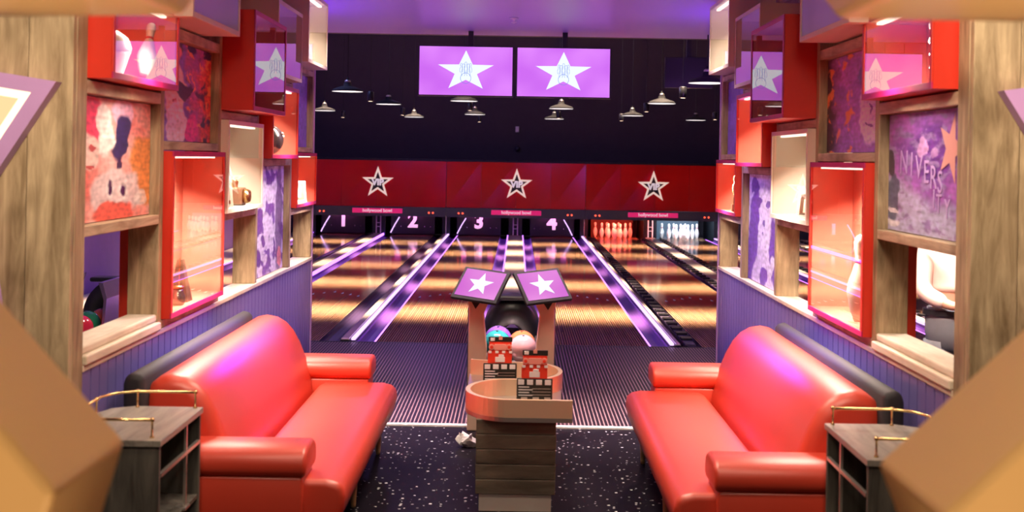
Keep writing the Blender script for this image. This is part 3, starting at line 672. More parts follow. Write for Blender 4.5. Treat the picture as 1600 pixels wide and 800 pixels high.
# white paper on the floor left of the table
m_ = MB(); m_.sphere((-.315, 8.5, .045), .065, 16, 10, (1.0, .7, .72))
m_.v = [(x+noise.noise(Vector((x*22, y*22, z*22)))*.05, y, max(.0005, z+noise.noise(Vector((y*25, x*25, 3)))*.05)) for x, y, z in m_.v]
tag(m_.build('paper_napkin', 'paper'), 'crumpled white paper napkin on the speckled floor left of the table', 'napkin')

# ================================================================== BALL RETURN
def ball_return(cx, lab, mons, oy=0.0):
    r = thing('ball_return', lab, 'ball return', (cx, 9.8, 0)); X = lambda a: cx+a
    B(X(-.20), X(.20), 9.12, 10.7, 0, .42).build('body', 'tan', r, bevel=.01)
    # trough
    pro = [(-.215, .42), (-.215, .56), (-.195, .56), (-.16, .49), (-.08, .455), (.08, .455), (.16, .49), (.195, .56), (.215, .56), (.215, .42)]
    MB().prism([(X(a), b) for a, b in pro], 9.12, 10.3, 'Y').build('tray', 'steel', r)
    # arched hood (rings shrink towards the back) and its dark mouth
    n = 16; vs = []; fs = []
    rings = [(10.02, .245, .34, .12, .15), (10.10, .25, .36, .12, .15), (10.40, .25, .37, .10, .13), (10.75, .22, .33, .08, .1), (11.05, .10, .2, .03, .05)]
    for (yy, ro, ho, ri, hi) in rings:
        for i in range(n+1):
            a = pi*i/n; vs.append((X(ro*cos(a)), yy, .50+ho*sin(a)))
        for i in range(n+1):
            a = pi*i/n; vs.append((X(ri*cos(a)), yy, .50+hi*sin(a)))
    W_ = 2*(n+1)
    for k in range(len(rings)-1):
        for i in range(n):
            a = k*W_+i; b = a+W_; fs.append((a, a+1, b+1, b)); a += n+1; b += n+1; fs.append((a+1, a, b, b+1))
        for i in (0, n): a = k*W_+i; fs.append((a, a+n+1, a+n+1+W_, a+W_))
    for i in range(n): fs.append((i, i+n+1, i+n+2, i+1)); a = (len(rings)-1)*W_; fs.append((a+i, a+i+1, a+i+n+2, a+i+n+1))
    MB().add(vs, fs).build('hood', 'black', r, smooth=True)
    B(X(-.25), X(.25), 10.05, 10.9, .42, .50).build('hood_base', 'black', r)
    B(X(-.17), X(.17), 9.98, 10.16, .845, .885).build('hood_lip', 'black', r, bevel=.015)
    # stanchions: flat curved uprights at the front
    for s in ((-1, 1) if mons else ()):
        poly = [(.315, 0), (.315, .90), (.33, .97), (.185, .97), (.175, .93), (.205, .86), (.195, .76), (.18, .6), (.185, 0)]
        MB().prism([(X(s*a), b) for a, b in poly], 9.0, 9.12, 'Y').build('upright', 'tan', r, bevel=.008)
        MB().prism([(X(s*.30), .955), (X(s*.225), .955), (X(s*.265), .895)], 8.992, 8.998, 'Y').build('upright_inset', 'black', r)
        B(X(s*.317), X(s*.323), 9.02, 9.10, .2, .9).build('edge_trim', 'chrome', r)
    for s in (-1, 1):
        MB().prism([(X(s*.225), .50), (X(s*.245), .50), (X(s*.27), .80), (X(s*.235), .93), (X(s*.20), .93), (X(s*.245), .79)], 9.13, 10.0, 'Y').build('side_cowl', 'cowl', r, smooth=False)
    if mons:
        for s in (-1, 1):
            c = Vector((cx-.004+s*.229+.0, 8.95, 1.082)); Rv = Vector((.345*.9, s*.15, s*.025)); Uv = Vector((-s*.108, .187, .215))
            # orthonormal axes
            rx = Rv.normalized(); uz = (Uv-rx*Uv.dot(rx)).normalized(); ny = uz.cross(rx)
            mon = bpy.data.objects.new('tmp', None)
            def bx(nm, w0, w1, h0, h1, d0, d1, m, bv=0.0):
                mb = MB(); vs = [c+rx*w+uz*h-ny*(-d) for d in (d0, d1) for (w, h) in ((w0, h0), (w1, h0), (w1, h1), (w0, h1))]
                mb.add(vs, [(0,1,2,3), (4,5,6,7), (0,1,5,4), (1,2,6,5), (2,3,7,6), (3,0,4,7)]); return mb.build(nm, m, T, bevel=bv)
            T = thing('touch_monitor', 'tilted %s score monitor with a white star, on the ball return' % ('left' if s < 0 else 'right'), 'monitor', tuple(c-Vector((0, 0, .14))))
            w2, h2 = .186, .148
            bx('housing', -w2, w2, -h2, h2, .004, .03, 'mattblack', .006); bx('screen', -w2+.024, w2-.024, -h2+.028, h2-.022, .0, .0042, 'screenp')
            sp = starpts(.105, .42); vs = [c-ny*(.0015)*-1*0+rx*0+uz*0]; 
            sgn = -1 if ny.dot(Vector((0, -1, .3))) > 0 else 1
            off = ny*(-sgn)*.002
            vs = [c+off]+[c+off+rx*a+uz*b for a, b in sp]
            MB().add(vs, [(0, 1+i, 1+(i+1) % 10) for i in range(10)]).build('screen_star', 'star', T)
            MB().tube([c-ny*sgn*-.03*0+Vector((0, .03, -.03)), Vector((cx+s*.262, 9.06, .98)), Vector((cx+s*.262, 9.06, .965))], .018, 8).build('bracket', 'black', T)
            bpy.data.objects.remove(mon)
    if oy: r.location.y += oy
    return r
ball_return(-.02, 'ball return with arched black hood and two monitors behind the centre table', True)
ball_return(-3.6, 'black hooded ball return seen through the opening in the left wall', False, 0.9)
def ball(x, y, m, lab, z=.5655, r=.108):
    o = thing('bowling_ball', lab, 'bowling ball', (x, y, z-r)); sh = MB().sphere((x, y, z), r, 28, 18).build('shell', m, o, smooth=True)
    for dx, dy in ((-.015, 0), (.015, .004), (0, -.03)): MB().lathe([(.009, .094), (.009, .1095)], x+dx, y+dy-.0, z-.003, 8).build('finger_hole', 'black', sh)
    return o
ball(.06, 9.50, 'b_pink', 'salmon orange bowling ball at the back of the near ball return'); ball(.07, 9.275, 'b_white', 'pearly pink bowling ball at the front of the near ball return')
ball(-.13, 9.36, 'b_teal', 'teal bowling ball behind the rear menu card', z=.585); ball(-.125, 9.60, 'b_purple', 'purple bowling ball beside the salmon one', z=.585)
ball(-3.49, 10.42, 'b_orange', 'orange bowling ball seen through the left wall opening'); ball(-3.53, 10.16, 'b_green', 'dark green bowling ball seen through the left wall opening', z=.575); ball(-3.50, 9.90, 'b_red', 'crimson bowling ball at the edge of the left wall opening', z=.575)

# ================================================================== LANES
LC = [-4.42, -2.64, -.95, .92, 2.57, 4.33, 6.05, 7.85]
LW = 1.08
lane_lab = {0: 'farthest left bowling lane, its board showing the figure one', 1: 'second bowling lane from the left, between the two violet-lit dividers', 2: 'bowling lane directly left of the ball return', 3: 'bowling lane directly right of the ball return',
            4: 'bowling lane leading to the red-lit pins', 5: 'bowling lane leading to the white-lit pins', 6: 'bowling lane seen through the right wall, next to the white-lit one', 7: 'outermost bowling lane seen through the right wall'}
for k, x in enumerate(LC):
    r = thing('bowling_lane', lane_lab[k], 'bowling lane', (x, 22, -.1))
    B(x-LW/2, x+LW/2, LN_Y+.001, PIT_Y, -.1, 0).build('lane_bed', 'lane', r)
    if k < 6:
        for i in range(7):
            ax = x+(i-3)*.135; yy = 17.6+(3-abs(i-3))*.16
            MB().prism([(ax-.018, yy-.08), (ax+.018, yy-.08), (ax, yy+.08)], .0005, .003, 'Z').build('arrow_marker', 'paper', r)
def gut(r, x0, x1, m):
    n = 8; w_ = (x1-x0)/2; c_ = (x0+x1)/2
    top = [(c_+w_*cos(pi*(1-i/n)), -.012-.065*sin(pi*i/n)) for i in range(n+1)]
    poly = [(x0, -.11)]+[(a, b) for a, b in top]+[(x1, -.11)]
    MB().prism(poly, LN_Y+.01, 31.6, 'Y').build('gutter', m, r, smooth=False)
def edge(i): return (LC[i]+LW/2, LC[i+1]-LW/2)
def bumper(r, x0, x1):
    b = B(x0, x1, LN_Y+.1, 31.3, .0, .02).build('bumper_rail', 'rail', r)
    y = LN_Y+.35; me = None; k = 0
    while y < 31:
        if me is None: o = B(x0-.004, x1+.004, y, y+.16, .02, .045).build('rail_block', 'black', r); me = o.data; yb = y
        else: o = bpy.data.objects.new('rail_block', me); C.objects.link(o); o.parent = r; o.location = (0, y-yb, 0)
        y += .42
dlab = ['wide pale lane divider farthest left, running up to the left VIP star', 'dark and violet lane divider left of the ball return', 'pale centre track divider behind the ball return', 'lane divider with violet strip and black bumper rail beside the red-lit lane',
        'pale lane divider with black bumper rails between the red-lit and white-lit lanes', 'lane divider right of the white-lit lane', 'outermost lane divider, seen through the right wall']
for i in range(7):
    a, b = edge(i); a += .002; b -= .002
    r = thing('lane_divider', dlab[i], 'lane divider', ((a+b)/2, 22, -.11)); Y0, Y1 = LN_Y+.01, 31.6
    if i in (0, 2, 4, 6):     # pair centre: wide cap over the return track
        g = .20 if i == 2 else .22
        gut(r, a, a+g, 'gutterp'); gut(r, b-g, b, 'gutterp')
        B(a+g, b-g, Y0, Y1, -.11, .03).build('cap', 'capm', r, bevel=.012)
        if i in (0, 2): B(b-g-.012, b-g+.012, Y0, Y1, -.02, .034).build('light_strip', 'led', r)
        if i == 2: B(a+g-.012, a+g+.012, Y0, Y1, -.02, .034).build('light_strip', 'led', r)
        if i == 0: B(a+g-.04, a+g, Y0, Y1, .031, .045).build('track_edge', 'black', r)
        if i >= 4: bumper(r, a+.06, a+.17); bumper(r, b-.17, b-.06)
    else:
        fl_ = (i >= 3); m = (lambda q: a+b-q) if fl_ else (lambda q: q)
        def sb(q0, q1): return (min(m(q0), m(q1)), max(m(q0), m(q1)))
        gut(r, *sb(a, a+.22), 'gutter'); gut(r, *sb(b-.215, b), 'gutterp')
        x0, x1 = sb(a+.222, b-.218); B(x0, x1, Y0, Y1, -.11, .012).build('cap_base', 'black', r)
        x0, x1 = sb(a+.235, b-.285); B(x0, x1, Y0, Y1, .013, .036).build('cap', 'capm', r, bevel=.008)
        x0, x1 = sb(b-.265, b-.222); B(x0, x1, Y0, Y1, .013, .04).build('light_strip', 'led2', r, bevel=.008)
        x0, x1 = sb(b-.016, b-.002); B(x0, x1, Y0, Y1, -.02, .003).build('light_strip', 'led', r)
        if fl_: x0, x1 = sb(a+.06, a+.17); bumper(r, x0, x1)
r = thing('lane_divider', 'dark outer gutter beside lane 1 at the left wall', 'lane divider', (-5.3, 22, -.11)); gut(r, -5.2, -4.962, 'gutterp'); B(-5.98, -5.202, LN_Y+.01, 31.6, -.11, .01).build('cap', 'capm', r); B(-5.215, -5.203, LN_Y+.01, 31.6, .0, .03).build('light_strip', 'led', r)

# ---------------- masking units above the pins
def vip(r, x, z, y):
    sg = star_mb(x, y, z, .415, .02, .40).build('star_sign', 'ivory', r); star_mb(x, y-.006, z, .275, .006, .40).build('star_centre', 'cardblk', sg)
    txt('VIP', .215, 'textw', sg, (x, y-.012, z+.005), None, .004, 'lettering', .010, 1.0)
mx = [(-5.98, -5.31, None), (-5.30, -1.78, -3.50), (-1.77, 1.74, 0.0), (1.75, 5.22, 3.45), (5.23, 8.72, 6.95), (8.73, 9.58, None)]
mlab = ['short end piece of the red masking panel at the far left', 'glossy red masking panel with a VIP star left of the middle one', 'glossy red masking panel with a VIP star in the middle, above the centre track', 'glossy red masking panel with a VIP star on the right, above the pins', 'red masking panel hidden behind the right booth wall', 'short end piece of the red masking panel at the far right']
for (x0, x1, c), lb in zip(mx, mlab):
    r = thing('masking_panel', lb, 'masking panel', ((x0+x1)/2, 31, .5)); n = 4 if x1-x0 > 2 else 1; w_ = (x1-x0)/n
    for k in range(n):
        tilt = (0.0, .012, -.008, .006)[k]
        MB().add([(x0+k*w_+.002, 31.0+tilt, .74), (x0+(k+1)*w_-.002, 31.0-tilt, .74), (x0+(k+1)*w_-.002, 31.03, 1.90), (x0+k*w_+.002, 31.0+tilt*.5, 1.90),
                  (x0+k*w_+.002, 31.06, .74), (x0+(k+1)*w_-.002, 31.06, .74), (x0+(k+1)*w_-.002, 31.06, 1.90), (x0+k*w_+.002, 31.06, 1.90)],
                 [(0,1,2,3), (7,6,5,4), (0,4,5,1), (1,5,6,2), (2,6,7,3), (3,7,4,0)]).build('panel', 'masked', r)
    B(x0, x1, 30.98, 31.08, .50, .735).build('fascia', 'slate', r)
    if c is not None:
        vip(r, c, 1.34, 30.96)
        B(c-.63, c+.63, 30.965, 30.979, .575, .695).build('name_strip', 'pink', r); txt('hollywood bowl', .115, 'textw', r, (c, 30.958, .638), None, .003, 'lettering', .002)
        for q in (-1.45, -1.35, 1.30, 1.40):
            MB().sphere((c+q, 30.965, .60), .024, 10, 6).build('indicator_lamp', 'redl', r, smooth=True)
struct(B(-6, 9.6, 31.2, 33.6, 1.9, 1.95).build('trim_5', 'black'))

# ---------------- pit ends, number boards, kickbacks
for k in range(8):
    x = LC[k]
    r = thing('number_board' if k < 4 else 'pin_pit', ['dark sweep board with a white figure one', 'dark sweep board with a white figure two', 'dark sweep board with a white figure three', 'dark sweep board with a white figure four'][k] if k < 4 else ['red-lit pin pit behind the raised sweep', 'pale blue-lit pin pit behind the raised sweep', 'pin pit behind the right wall, nearer one', 'pin pit behind the right wall, outer one'][k-4],
              'number board' if k < 4 else 'pin pit', (x, 31.6 if k < 4 else 33, 0))
    if k < 4:
        B(x-.56, x+.56, 31.45, 31.49, .03, .60).build('board', 'pit', r)
        txt(str(k+1), .50, 'textw', r, (x, 31.442, .36), None, .006, 'numeral', .018)
        for q in (-.37, .30):
            B(x+q-.07, x+q+.07, 31.30, 31.36, .49, .53).build('lamp', 'pinkl', r)
        for q in (-.45, -.3, .3, .45): MB().sphere((x+q, 31.44, .22), .012, 8, 5).build('rivet', 'chrome', r)
        area('pink_lamp', (x, 31.25, .56), (x, 31.45, .35), .7, 1.6, (1.0, .12, .75), 150, .05)
    else:
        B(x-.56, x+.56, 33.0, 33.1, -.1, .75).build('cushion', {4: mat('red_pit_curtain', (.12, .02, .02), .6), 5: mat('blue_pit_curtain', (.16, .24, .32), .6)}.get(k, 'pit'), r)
for i in range(-1, 8):
    x = -5.25 if i < 0 else (8.5 if i == 7 else sum(edge(i))/2)
    r = thing('pit_divider', ['dark divider at the far left pit end', 'divider with white ladder frame under the left VIP star', 'divider with single chrome post between figures two and three', 'divider with white ladder frame under the middle VIP star', 'divider with single post left of the red-lit pins', 'divider with white ladder frame between the two sets of pins', 'divider with single post right of the white-lit pins', 'divider hidden by the right wall', 'outermost divider at far right'][i+1], 'divider', (x, 32.3, 0))
    wd = .17 if i in (0, 2, 4, 6) else .10
    B(x-wd, x+wd, 31.62, 33.4, -.1, .74).build('panel', 'pit', r)
    if i in (0, 2, 4):
        for q in (-.055, .055): MB().tube([(x+q, 31.55, .035), (x+q, 31.55, .5)], .014, 6).build('post', 'white', r)
        for z in (.20, .30): MB().tube([(x-.055, 31.55, z), (x+.055, 31.55, z)], .010, 6).build('rung', 'white', r)
    elif i in (1, 3, 5): MB().tube([(x, 31.55, -.02), (x, 31.55, .5)], .016, 6).build('post', 'chrome', r)
for x, d in ((-4.98, 1), (-3.2, 1), (-1.5, 1), (1.44, -1)):  # violet reflections at the pit ends, built as glowing strips
    tag(MB().tube([(x, 31.4, .06), (x+d*.10, 31.4, .26), (x+d*.22, 31.4, .46)], .014, 6).build('reflection_strip', 'led2'), {-4.98: 'slanted glowing strip for the violet reflection beside the figure one', -3.2: 'slanted glowing strip for the violet reflection beside the figure two', -1.5: 'slanted glowing strip for the violet reflection beside the figure three', 1.44: 'slanted glowing strip for the violet reflection beside the figure four'}[x], 'reflection strip')

# ---------------- pins
def pin_parts(r, x, y, z, sc=1.0, R=None, m='pin'):
    pr_ = [(.026, 0), (.030, .008), (.045, .05), (.058, .11), (.0605, .125), (.056, .165), (.040, .215), (.026, .255), (.0235, .275), (.027, .305), (.032, .335), (.0315, .350), (.024, .370), (.010, .380), (.001, .381)]
    mb = MB().lathe([(a*sc, b*sc) for a, b in pr_], x, y, z, 18, R); bd_ = mb.build('body', m, r, smooth=True)
    MB().lathe([(.0255*sc, .256*sc), (.0270*sc, .257*sc), (.0250*sc, .272*sc), (.0240*sc, .272*sc)], x, y, z, 18, R).build('neck_stripe', 'redstripe', bd_, smooth=True)
rows = [(1, ['head pin']), (2, ['left pin of the second row', 'right pin of the second row']), (3, ['left pin of the third row', 'middle pin of the third row', 'right pin of the third row']), (4, ['leftmost pin of the back row', 'second pin from left in the back row', 'second pin from right in the back row', 'rightmost pin of the back row'])]
proto = None
for lx, nm in ((2.53, 'red-lit'), (4.27, 'white-lit')):
    for rr, (n, names) in enumerate(rows):
        for k in range(n):
            loc = (lx+(k-(n-1)/2)*.3048, 31.32+rr*.264, 0.0); lb = '%s bowling pin, %s' % (nm, names[k])
            if proto is None: proto = thing('bowling_pin', lb, 'bowling pin', (0, 0, 0), nm+' pins standing on the lane'); pin_parts(proto, 0, 0, 0); proto.location = loc
            else: dup(proto, loc, lb, nm+' pins standing on the lane')
area('pin_lamp', (2.57, 31.15, .62), (2.57, 32.0, .1), 1.0, 40, (1.0, .10, .05), 160, .1)
area('pin_lamp', (4.33, 31.15, .62), (4.33, 32.0, .1), 1.0, 22, (.75, .85, 1.0), 160, .1)
area('pin_lamp', (7.0, 31.15, .62), (7.0, 32.0, .1), 2.0, 10, (.75, .5, 1.0), 160, .1)

# ================================================================== SCREENS
def pinline(x, z, sc): 
    half = [(.0, 1.0), (.16, .95), (.20, .84), (.13, .70), (.15, .58), (.30, .36), (.30, .18), (.18, 0)]
    pts = [(x-a*sc*.5, z+b*sc) for a, b in half[::-1]]+[(x+a*sc*.5, z+b*sc) for a, b in half]
    return pts
def tv(x0, x1, z0, z1, y, lab, on=True, polex=None, polez=3.5):
    r = thing('wall_screen' if not on else 'hanging_screen', lab, 'television', ((x0+x1)/2, y, z0)); b = .014; cx, cz = (x0+x1)/2, (z0+z1)/2
    B(x0, x1, y, y+.06, z0, z1).build('housing', 'black', r, bevel=.004)
    if on:
        B(x0+b, x1-b, y-.003, y-.0002, z0+b, z1-b).build('screen', 'screen', r)
        star_mb(cx+.0, y-.006, cz-.005, .345, .0025, .40, zs=.72).build('screen_star', 'star', r)
        mb = MB()
        for px, pz, sc in ((-.055, -.02, .13), (.055, -.02, .13), (0, -.03, .16), (-.03, -.06, .17), (.03, -.06, .17)):
            pts = pinline(cx+px, cz+pz, sc*.85); mb.tube([(a, y-.008, c_) for a, c_ in pts], .0022, 4)
        pts = arc(cx, cz-.085, .062, .062, 0, 360, 28); mb.tube([(a, y-.008, c_) for a, c_ in pts], .0025, 4)
        mb.build('pin_drawing', 'blue', r)
    px = polex if polex is not None else cx
    B(px-.03, px+.03, y+.03, y+.09, z1, polez).build('ceiling_pole', 'black', r); B(px-.15, px+.15, y+.06, y+.10, cz-.1, cz+.1).build('bracket', 'black', r)
    return r
tv(-1.185, -.06, 2.725, 3.325, 14.5, 'left of two hanging violet screens with a white star and pins', polex=-.57)
tv(-.03, 1.09, 2.725, 3.325, 14.5, 'right of two hanging violet screens with a white star and pins', polex=.545)
tv(2.05, 2.72, 3.03, 3.46, 17.2, 'switched-off black screen hanging near the right display boxes', False, polez=6.6)
# light of the screens is their own emission

# sprinkler and small devices
r = thing('sprinkler', 'small white sprinkler on the lilac-lit ceiling above the screens', 'sprinkler', (-.06, 13.1, 3.44))
MB().lathe([(.05, .06), (.05, .052), (.014, .045), (.012, .02), (.03, .015), (.03, .01), (.002, 0)][::-1], -.06, 13.1, 3.44, 14).build('head', 'white', r, smooth=True)
tag(B(-.06, .04, 33.5, 33.59, 2.72, 2.88).build('sensor_box', 'white', bevel=.01), 'small pale sensor box on the dark back wall between the screens', 'sensor')
tag(MB().sphere((0, 33.5, 2.28), .07, 12, 8).build('dome_camera', 'slate', smooth=True), 'small dark dome camera low on the dark back wall above the middle star', 'camera')

# ================================================================== PENDANTS
def pend(x, y, lb):
    r = thing('pendant_lamp', lb, 'pendant lamp', (x, y, 2.93))
    MB().tube([(x, y, 3.13), (x, y, 6.6)], .008, 5).build('cord', 'black', r)
    MB().lathe([(.225, 0), (.228, .006), (.20, .035), (.12, .065), (.06, .085), (.055, .12), (.03, .15), (.012, .20), (.008, .205)], x, y, 2.93, 24).build('shade', 'mattblack', r, smooth=True)
    MB().lathe([(.0, .0), (.222, .001), (.222, .004), (.0, .0045)], x, y, 2.9285, 24).build('diffuser', 'lampw', r)
    MB().sphere((x, y, 3.075), .045, 12, 8, (1, 1, .6)).build('cap', 'steel', r, smooth=True)
    return r
P = [(543, 143, 'pendant lamp largest and nearest on the left side of the dark hall'), (507, 173, 'pendant lamp farthest left, partly behind the left display boxes'), (607, 163, 'pendant lamp second from the left screen'), (647, 183, 'pendant lamp nearest the left screen, low and small'),
     (725, 158, 'pendant lamp directly under the left screen, mostly hidden by it'), (742, 179, 'small pendant lamp just below the left screen'), (877, 170, 'pendant lamp right under the right screen'), (866, 186, 'lowest small pendant lamp under the right screen'),
     (988, 181, 'small pendant lamp right of the right screen'), (1034, 162, 'largest whole pendant lamp on the right, below the black screen'), (1087, 188, 'small low pendant lamp near the right display boxes'), (1105, 130, 'pendant lamp farthest right, half behind the cream box')]
for px, py, lb in P:
    dx, dy = px-808, py-248; v = -dx*.017+dy; D = -.93*1920/v; pend((dx+dy*.017)*D/1920, D, lb)
Q = [(579, 153, 'left of the nearest left pendant'), (536, 180, 'under the nearest left pendant'), (629, 176, 'between two small left pendants'), (734, 168, 'below the left screen, left one'), (749, 187, 'below the left screen, right one'), (873, 181, 'beneath the right screen'),
     (1010, 170, 'left of the largest right pendant'), (971, 185, 'left of the small right pendant'), (1067, 147, 'below the black screen'), (1117, 183, 'beside the right wall edge')]
for px, py, lb in Q:
    dx, dy = px-808, py-248; v = -dx*.017+dy; D = min(28, .88*1920/-v); z = 2+(-v)*D/1920; x = (dx+dy*.017)*D/1920
    r = thing('spotlight', 'small black cylinder spotlight '+lb, 'spotlight', (x, D, z-.05))
    MB().lathe([(.045, -.05), (.05, -.04), (.05, .09), (.03, .10)], x, D, z, 12).build('barrel', 'black', r, smooth=True)
    MB().lathe([(.0, 0), (.030, .001), (.03, .003), (0, .004)], x, D, z-.054, 10).build('lens', 'lamps', r); MB().tube([(x, D, z+.1), (x, D, 6.6)], .006, 5).build('stem', 'black', r)

# ================================================================== THINGS IN THE BOXES
def sp_(s, a, y): X, Y = SIDE[s]; return X(a), Y(y)
def bigpin(s, lab, a, y, z, sc, tilt=0.0, m='pin', az='X'):
    x, yy = sp_(s, a, y); r = thing('bowling_pin', lab, 'bowling pin', (x, yy, z)); pin_parts(r, x, yy, z, sc, Matrix.Rotation(tilt, 3, az) if tilt else None, m)
def frame(s, lab, a, y, z, w_, h, m='white', turn=.5, name='photo_frame', inner='art2'):
    x, yy = sp_(s, a, y); r = thing(name, lab, 'photo frame', (x, yy, z))
    R = Matrix.Translation((x, yy, z)) @ Matrix.Rotation(-s*turn, 4, 'Z') @ Matrix.Rotation(-.15, 4, 'X')
    MB().box(-w_/2, w_/2, -.008, .008, 0, h, R).build('frame', m, r, bevel=.003)
    MB().box(-w_/2+.025, w_/2-.025, -.0095, -.008, .025, h-.025, R).build('photo', 'brown', r)
    MB().sphere((0, 0, 0), .001, 4, 3)
    mb = MB().box(-w_*.22, w_*.05, -.011, -.0095, .04, h*.7, R); mb.box(w_*.08, w_*.25, -.011, -.0095, .05, h*.55, R); mb.build('photo_detail', 'cream', r)
    return r
# left
bigpin(-1, 'leaning bowling pin in the nearest left red box', 1.93, 6.33, 2.40, .80, -.42, 'cream')
r = thing('lidded_jar', 'cream jar with domed lid in the nearest left red box', 'jar', (*sp_(-1, 2.0, 6.02), 2.358)); x, y = sp_(-1, 2.0, 6.02)
MB().lathe([(.05, 0), (.06, .02), (.09, .12), (.095, .13)], x, y, 2.358, 20).build('bowl', 'cream', r, smooth=True); MB().lathe([(.095, 0), (.10, .02), (.08, .07), (.04, .10), (.01, .11)], x, y, 2.49, 22).build('lid', 'white', r, smooth=True)
r = thing('metronome', 'dark pyramid-shaped metronome at the bottom of the tall left red box', 'metronome', (*sp_(-1, 2.02, 7.42), 1.104)); x, y = sp_(-1, 2.02, 7.42)
MB().add([(x-.06, y-.06, 1.104), (x+.06, y-.06, 1.104), (x+.06, y+.06, 1.104), (x-.06, y+.06, 1.104), (x-.018, y-.018, 1.36), (x+.018, y-.018, 1.36), (x+.018, y+.018, 1.36), (x-.018, y+.018, 1.36)], [(0,3,2,1), (4,5,6,7), (0,1,5,4), (1,2,6,5), (2,3,7,6), (3,0,4,7)]).build('case', 'brown', r, bevel=.004)
MB().tube([(x+.01, y-.064, 1.13), (x+.004, y-.03, 1.37)], .004, 5).build('pendulum', 'brass', r)
r = thing('jar', 'small round brass jar beside the metronome', 'jar', (*sp_(-1, 1.98, 7.22), 1.104)); x, y = sp_(-1, 1.98, 7.22); MB().lathe([(.03, 0), (.045, .02), (.045, .06), (.03, .08), (.03, .10)], x, y, 1.104, 16).build('body', 'mirrorballc', r, smooth=True); MB().lathe([(.034, 0), (.034, .012), (.01, .02)], x, y, 1.204, 16).build('lid', 'brass', r, smooth=True)
frame(-1, 'slim cream frame leaning in the middle left cream box', 1.98, 8.42, 1.63, .10, .26, 'cream', .9)
r = thing('vintage_camera', 'brown vintage camera with round lens in the middle left cream box', 'camera', (*sp_(-1, 2.02, 8.82), 1.63)); x, y = sp_(-1, 2.02, 8.82)
B(x-.04, x+.06, y-.09, y+.09, 1.63, 1.76).build('body', 'brown', r, bevel=.01); MB().lathe([(.05, 0), (.05, .03), (.04, .05), (.03, .05)], x+.06, y, 1.70, 18, Matrix.Rotation(pi/2, 3, 'Y')).build('lens', 'brass', r, smooth=True)
MB().lathe([(.025, 0), (.03, .05), (.02, .06)], x, y-.03, 1.76, 12).build('winder', 'brass', r)
r = thing('bowling_ball', 'black bowling ball in the left red box beside the jutting dark box', 'bowling ball', (*sp_(-1, 2.0, 9.86), 2.012)); x, y = sp_(-1, 2.0, 9.86); MB().sphere((x, y, 2.12), .125, 28, 18).build('shell', 'b_black', r, smooth=True)
for q in ((.0, .02), (.02, -.02)): MB().sphere((x+.12, y-.02+q[1], 2.15+q[0]), .01, 8, 5).build('finger_hole', 'white', r)
frame(-1, 'white photo frame in the farthest left red box', 2.02, 11.2, 1.565, .26, .20, 'white', .8)
# right
r = thing('glass_candlestick', 'clear beaded candlestick in the nearest right red box', 'candlestick', (*sp_(1, 1.98, 5.98), 2.358)); x, y = sp_(1, 1.98, 5.98)
MB().lathe([(.035, 0), (.035, .01), (.012, .02), (.018, .05), (.010, .07), (.02, .10), (.01, .13), (.02, .16), (.011, .19), (.022, .22), (.012, .26), (.02, .29), (.018, .31)], x, y, 2.358, 14).build('stem', 'chrome', r, smooth=True)
bigpin(1, 'tall pale bowling pin standing in the tall right red box', 2.02, 7.25, 1.104, 1.30, 0, 'cream')
frame(1, 'cream card frame in the middle right cream box', 2.0, 8.45, 1.63, .20, .19, 'cream', .9); frame(1, 'small dark red frame beside the cream card frame', 2.04, 8.24, 1.63, .12, .17, 'redbox', .9)
bigpin(1, 'pewter bowling pin in the right red box behind the jutting dark box', 2.0, 9.55, 1.993, 1.25, 0, 'mirrorballc')
r = thing('trophy', 'small bronze figure trophy in the farthest right red box', 'trophy', (*sp_(1, 1.98, 11.1), 1.563)); x, y = sp_(1, 1.98, 11.1)
B(x-.03, x+.03, y-.03, y+.03, 1.563, 1.63).build('plinth', 'brown', r); MB().lathe([(.012, 0), (.02, .03), (.012, .08), (.03, .13), (.026, .17), (.008, .19), (.02, .21), (.018, .24), (.004, .255)], x, y, 1.63, 12).build('figure', 'brass', r, smooth=True)
frame(1, 'white photo frame leaning in the farthest right red box', 2.03, 10.88, 1.565, .16, .20, 'white', .8)
r = thing('alarm_clock', 'round silver clock in the farthest cream box at upper right', 'clock', (*sp_(1, 1.98, 10.66), 2.826)); x, y = sp_(1, 1.98, 10.66)
MB().lathe([(.13, 0), (.14, .02), (.14, .05), (.12, .06)], x+.02, y, 3.04, 24, Matrix.Rotation(-pi/2, 3, 'Y')).build('case', 'chrome', r, smooth=True); MB().tube([(x-.06, y-.01, 3.04), (x-.11, y-.01, 3.04)], .012, 8).build('knob', 'black', r)
B(x-.03, x+.03, y-.06, y+.06, 2.826, 2.92).build('foot', 'chrome', r)
r = thing('metal_bowl', 'round pewter bowl at the bottom of the jutting dark right box', 'bowl', (*sp_(1, 1.94, 8.5), 2.315)); x, y = sp_(1, 1.94, 8.5); MB().lathe([(.05, 0), (.10, .05), (.115, .11), (.10, .14), (.09, .14)], x, y, 2.316, 20).build('body', 'mirrorballc', r, smooth=True)

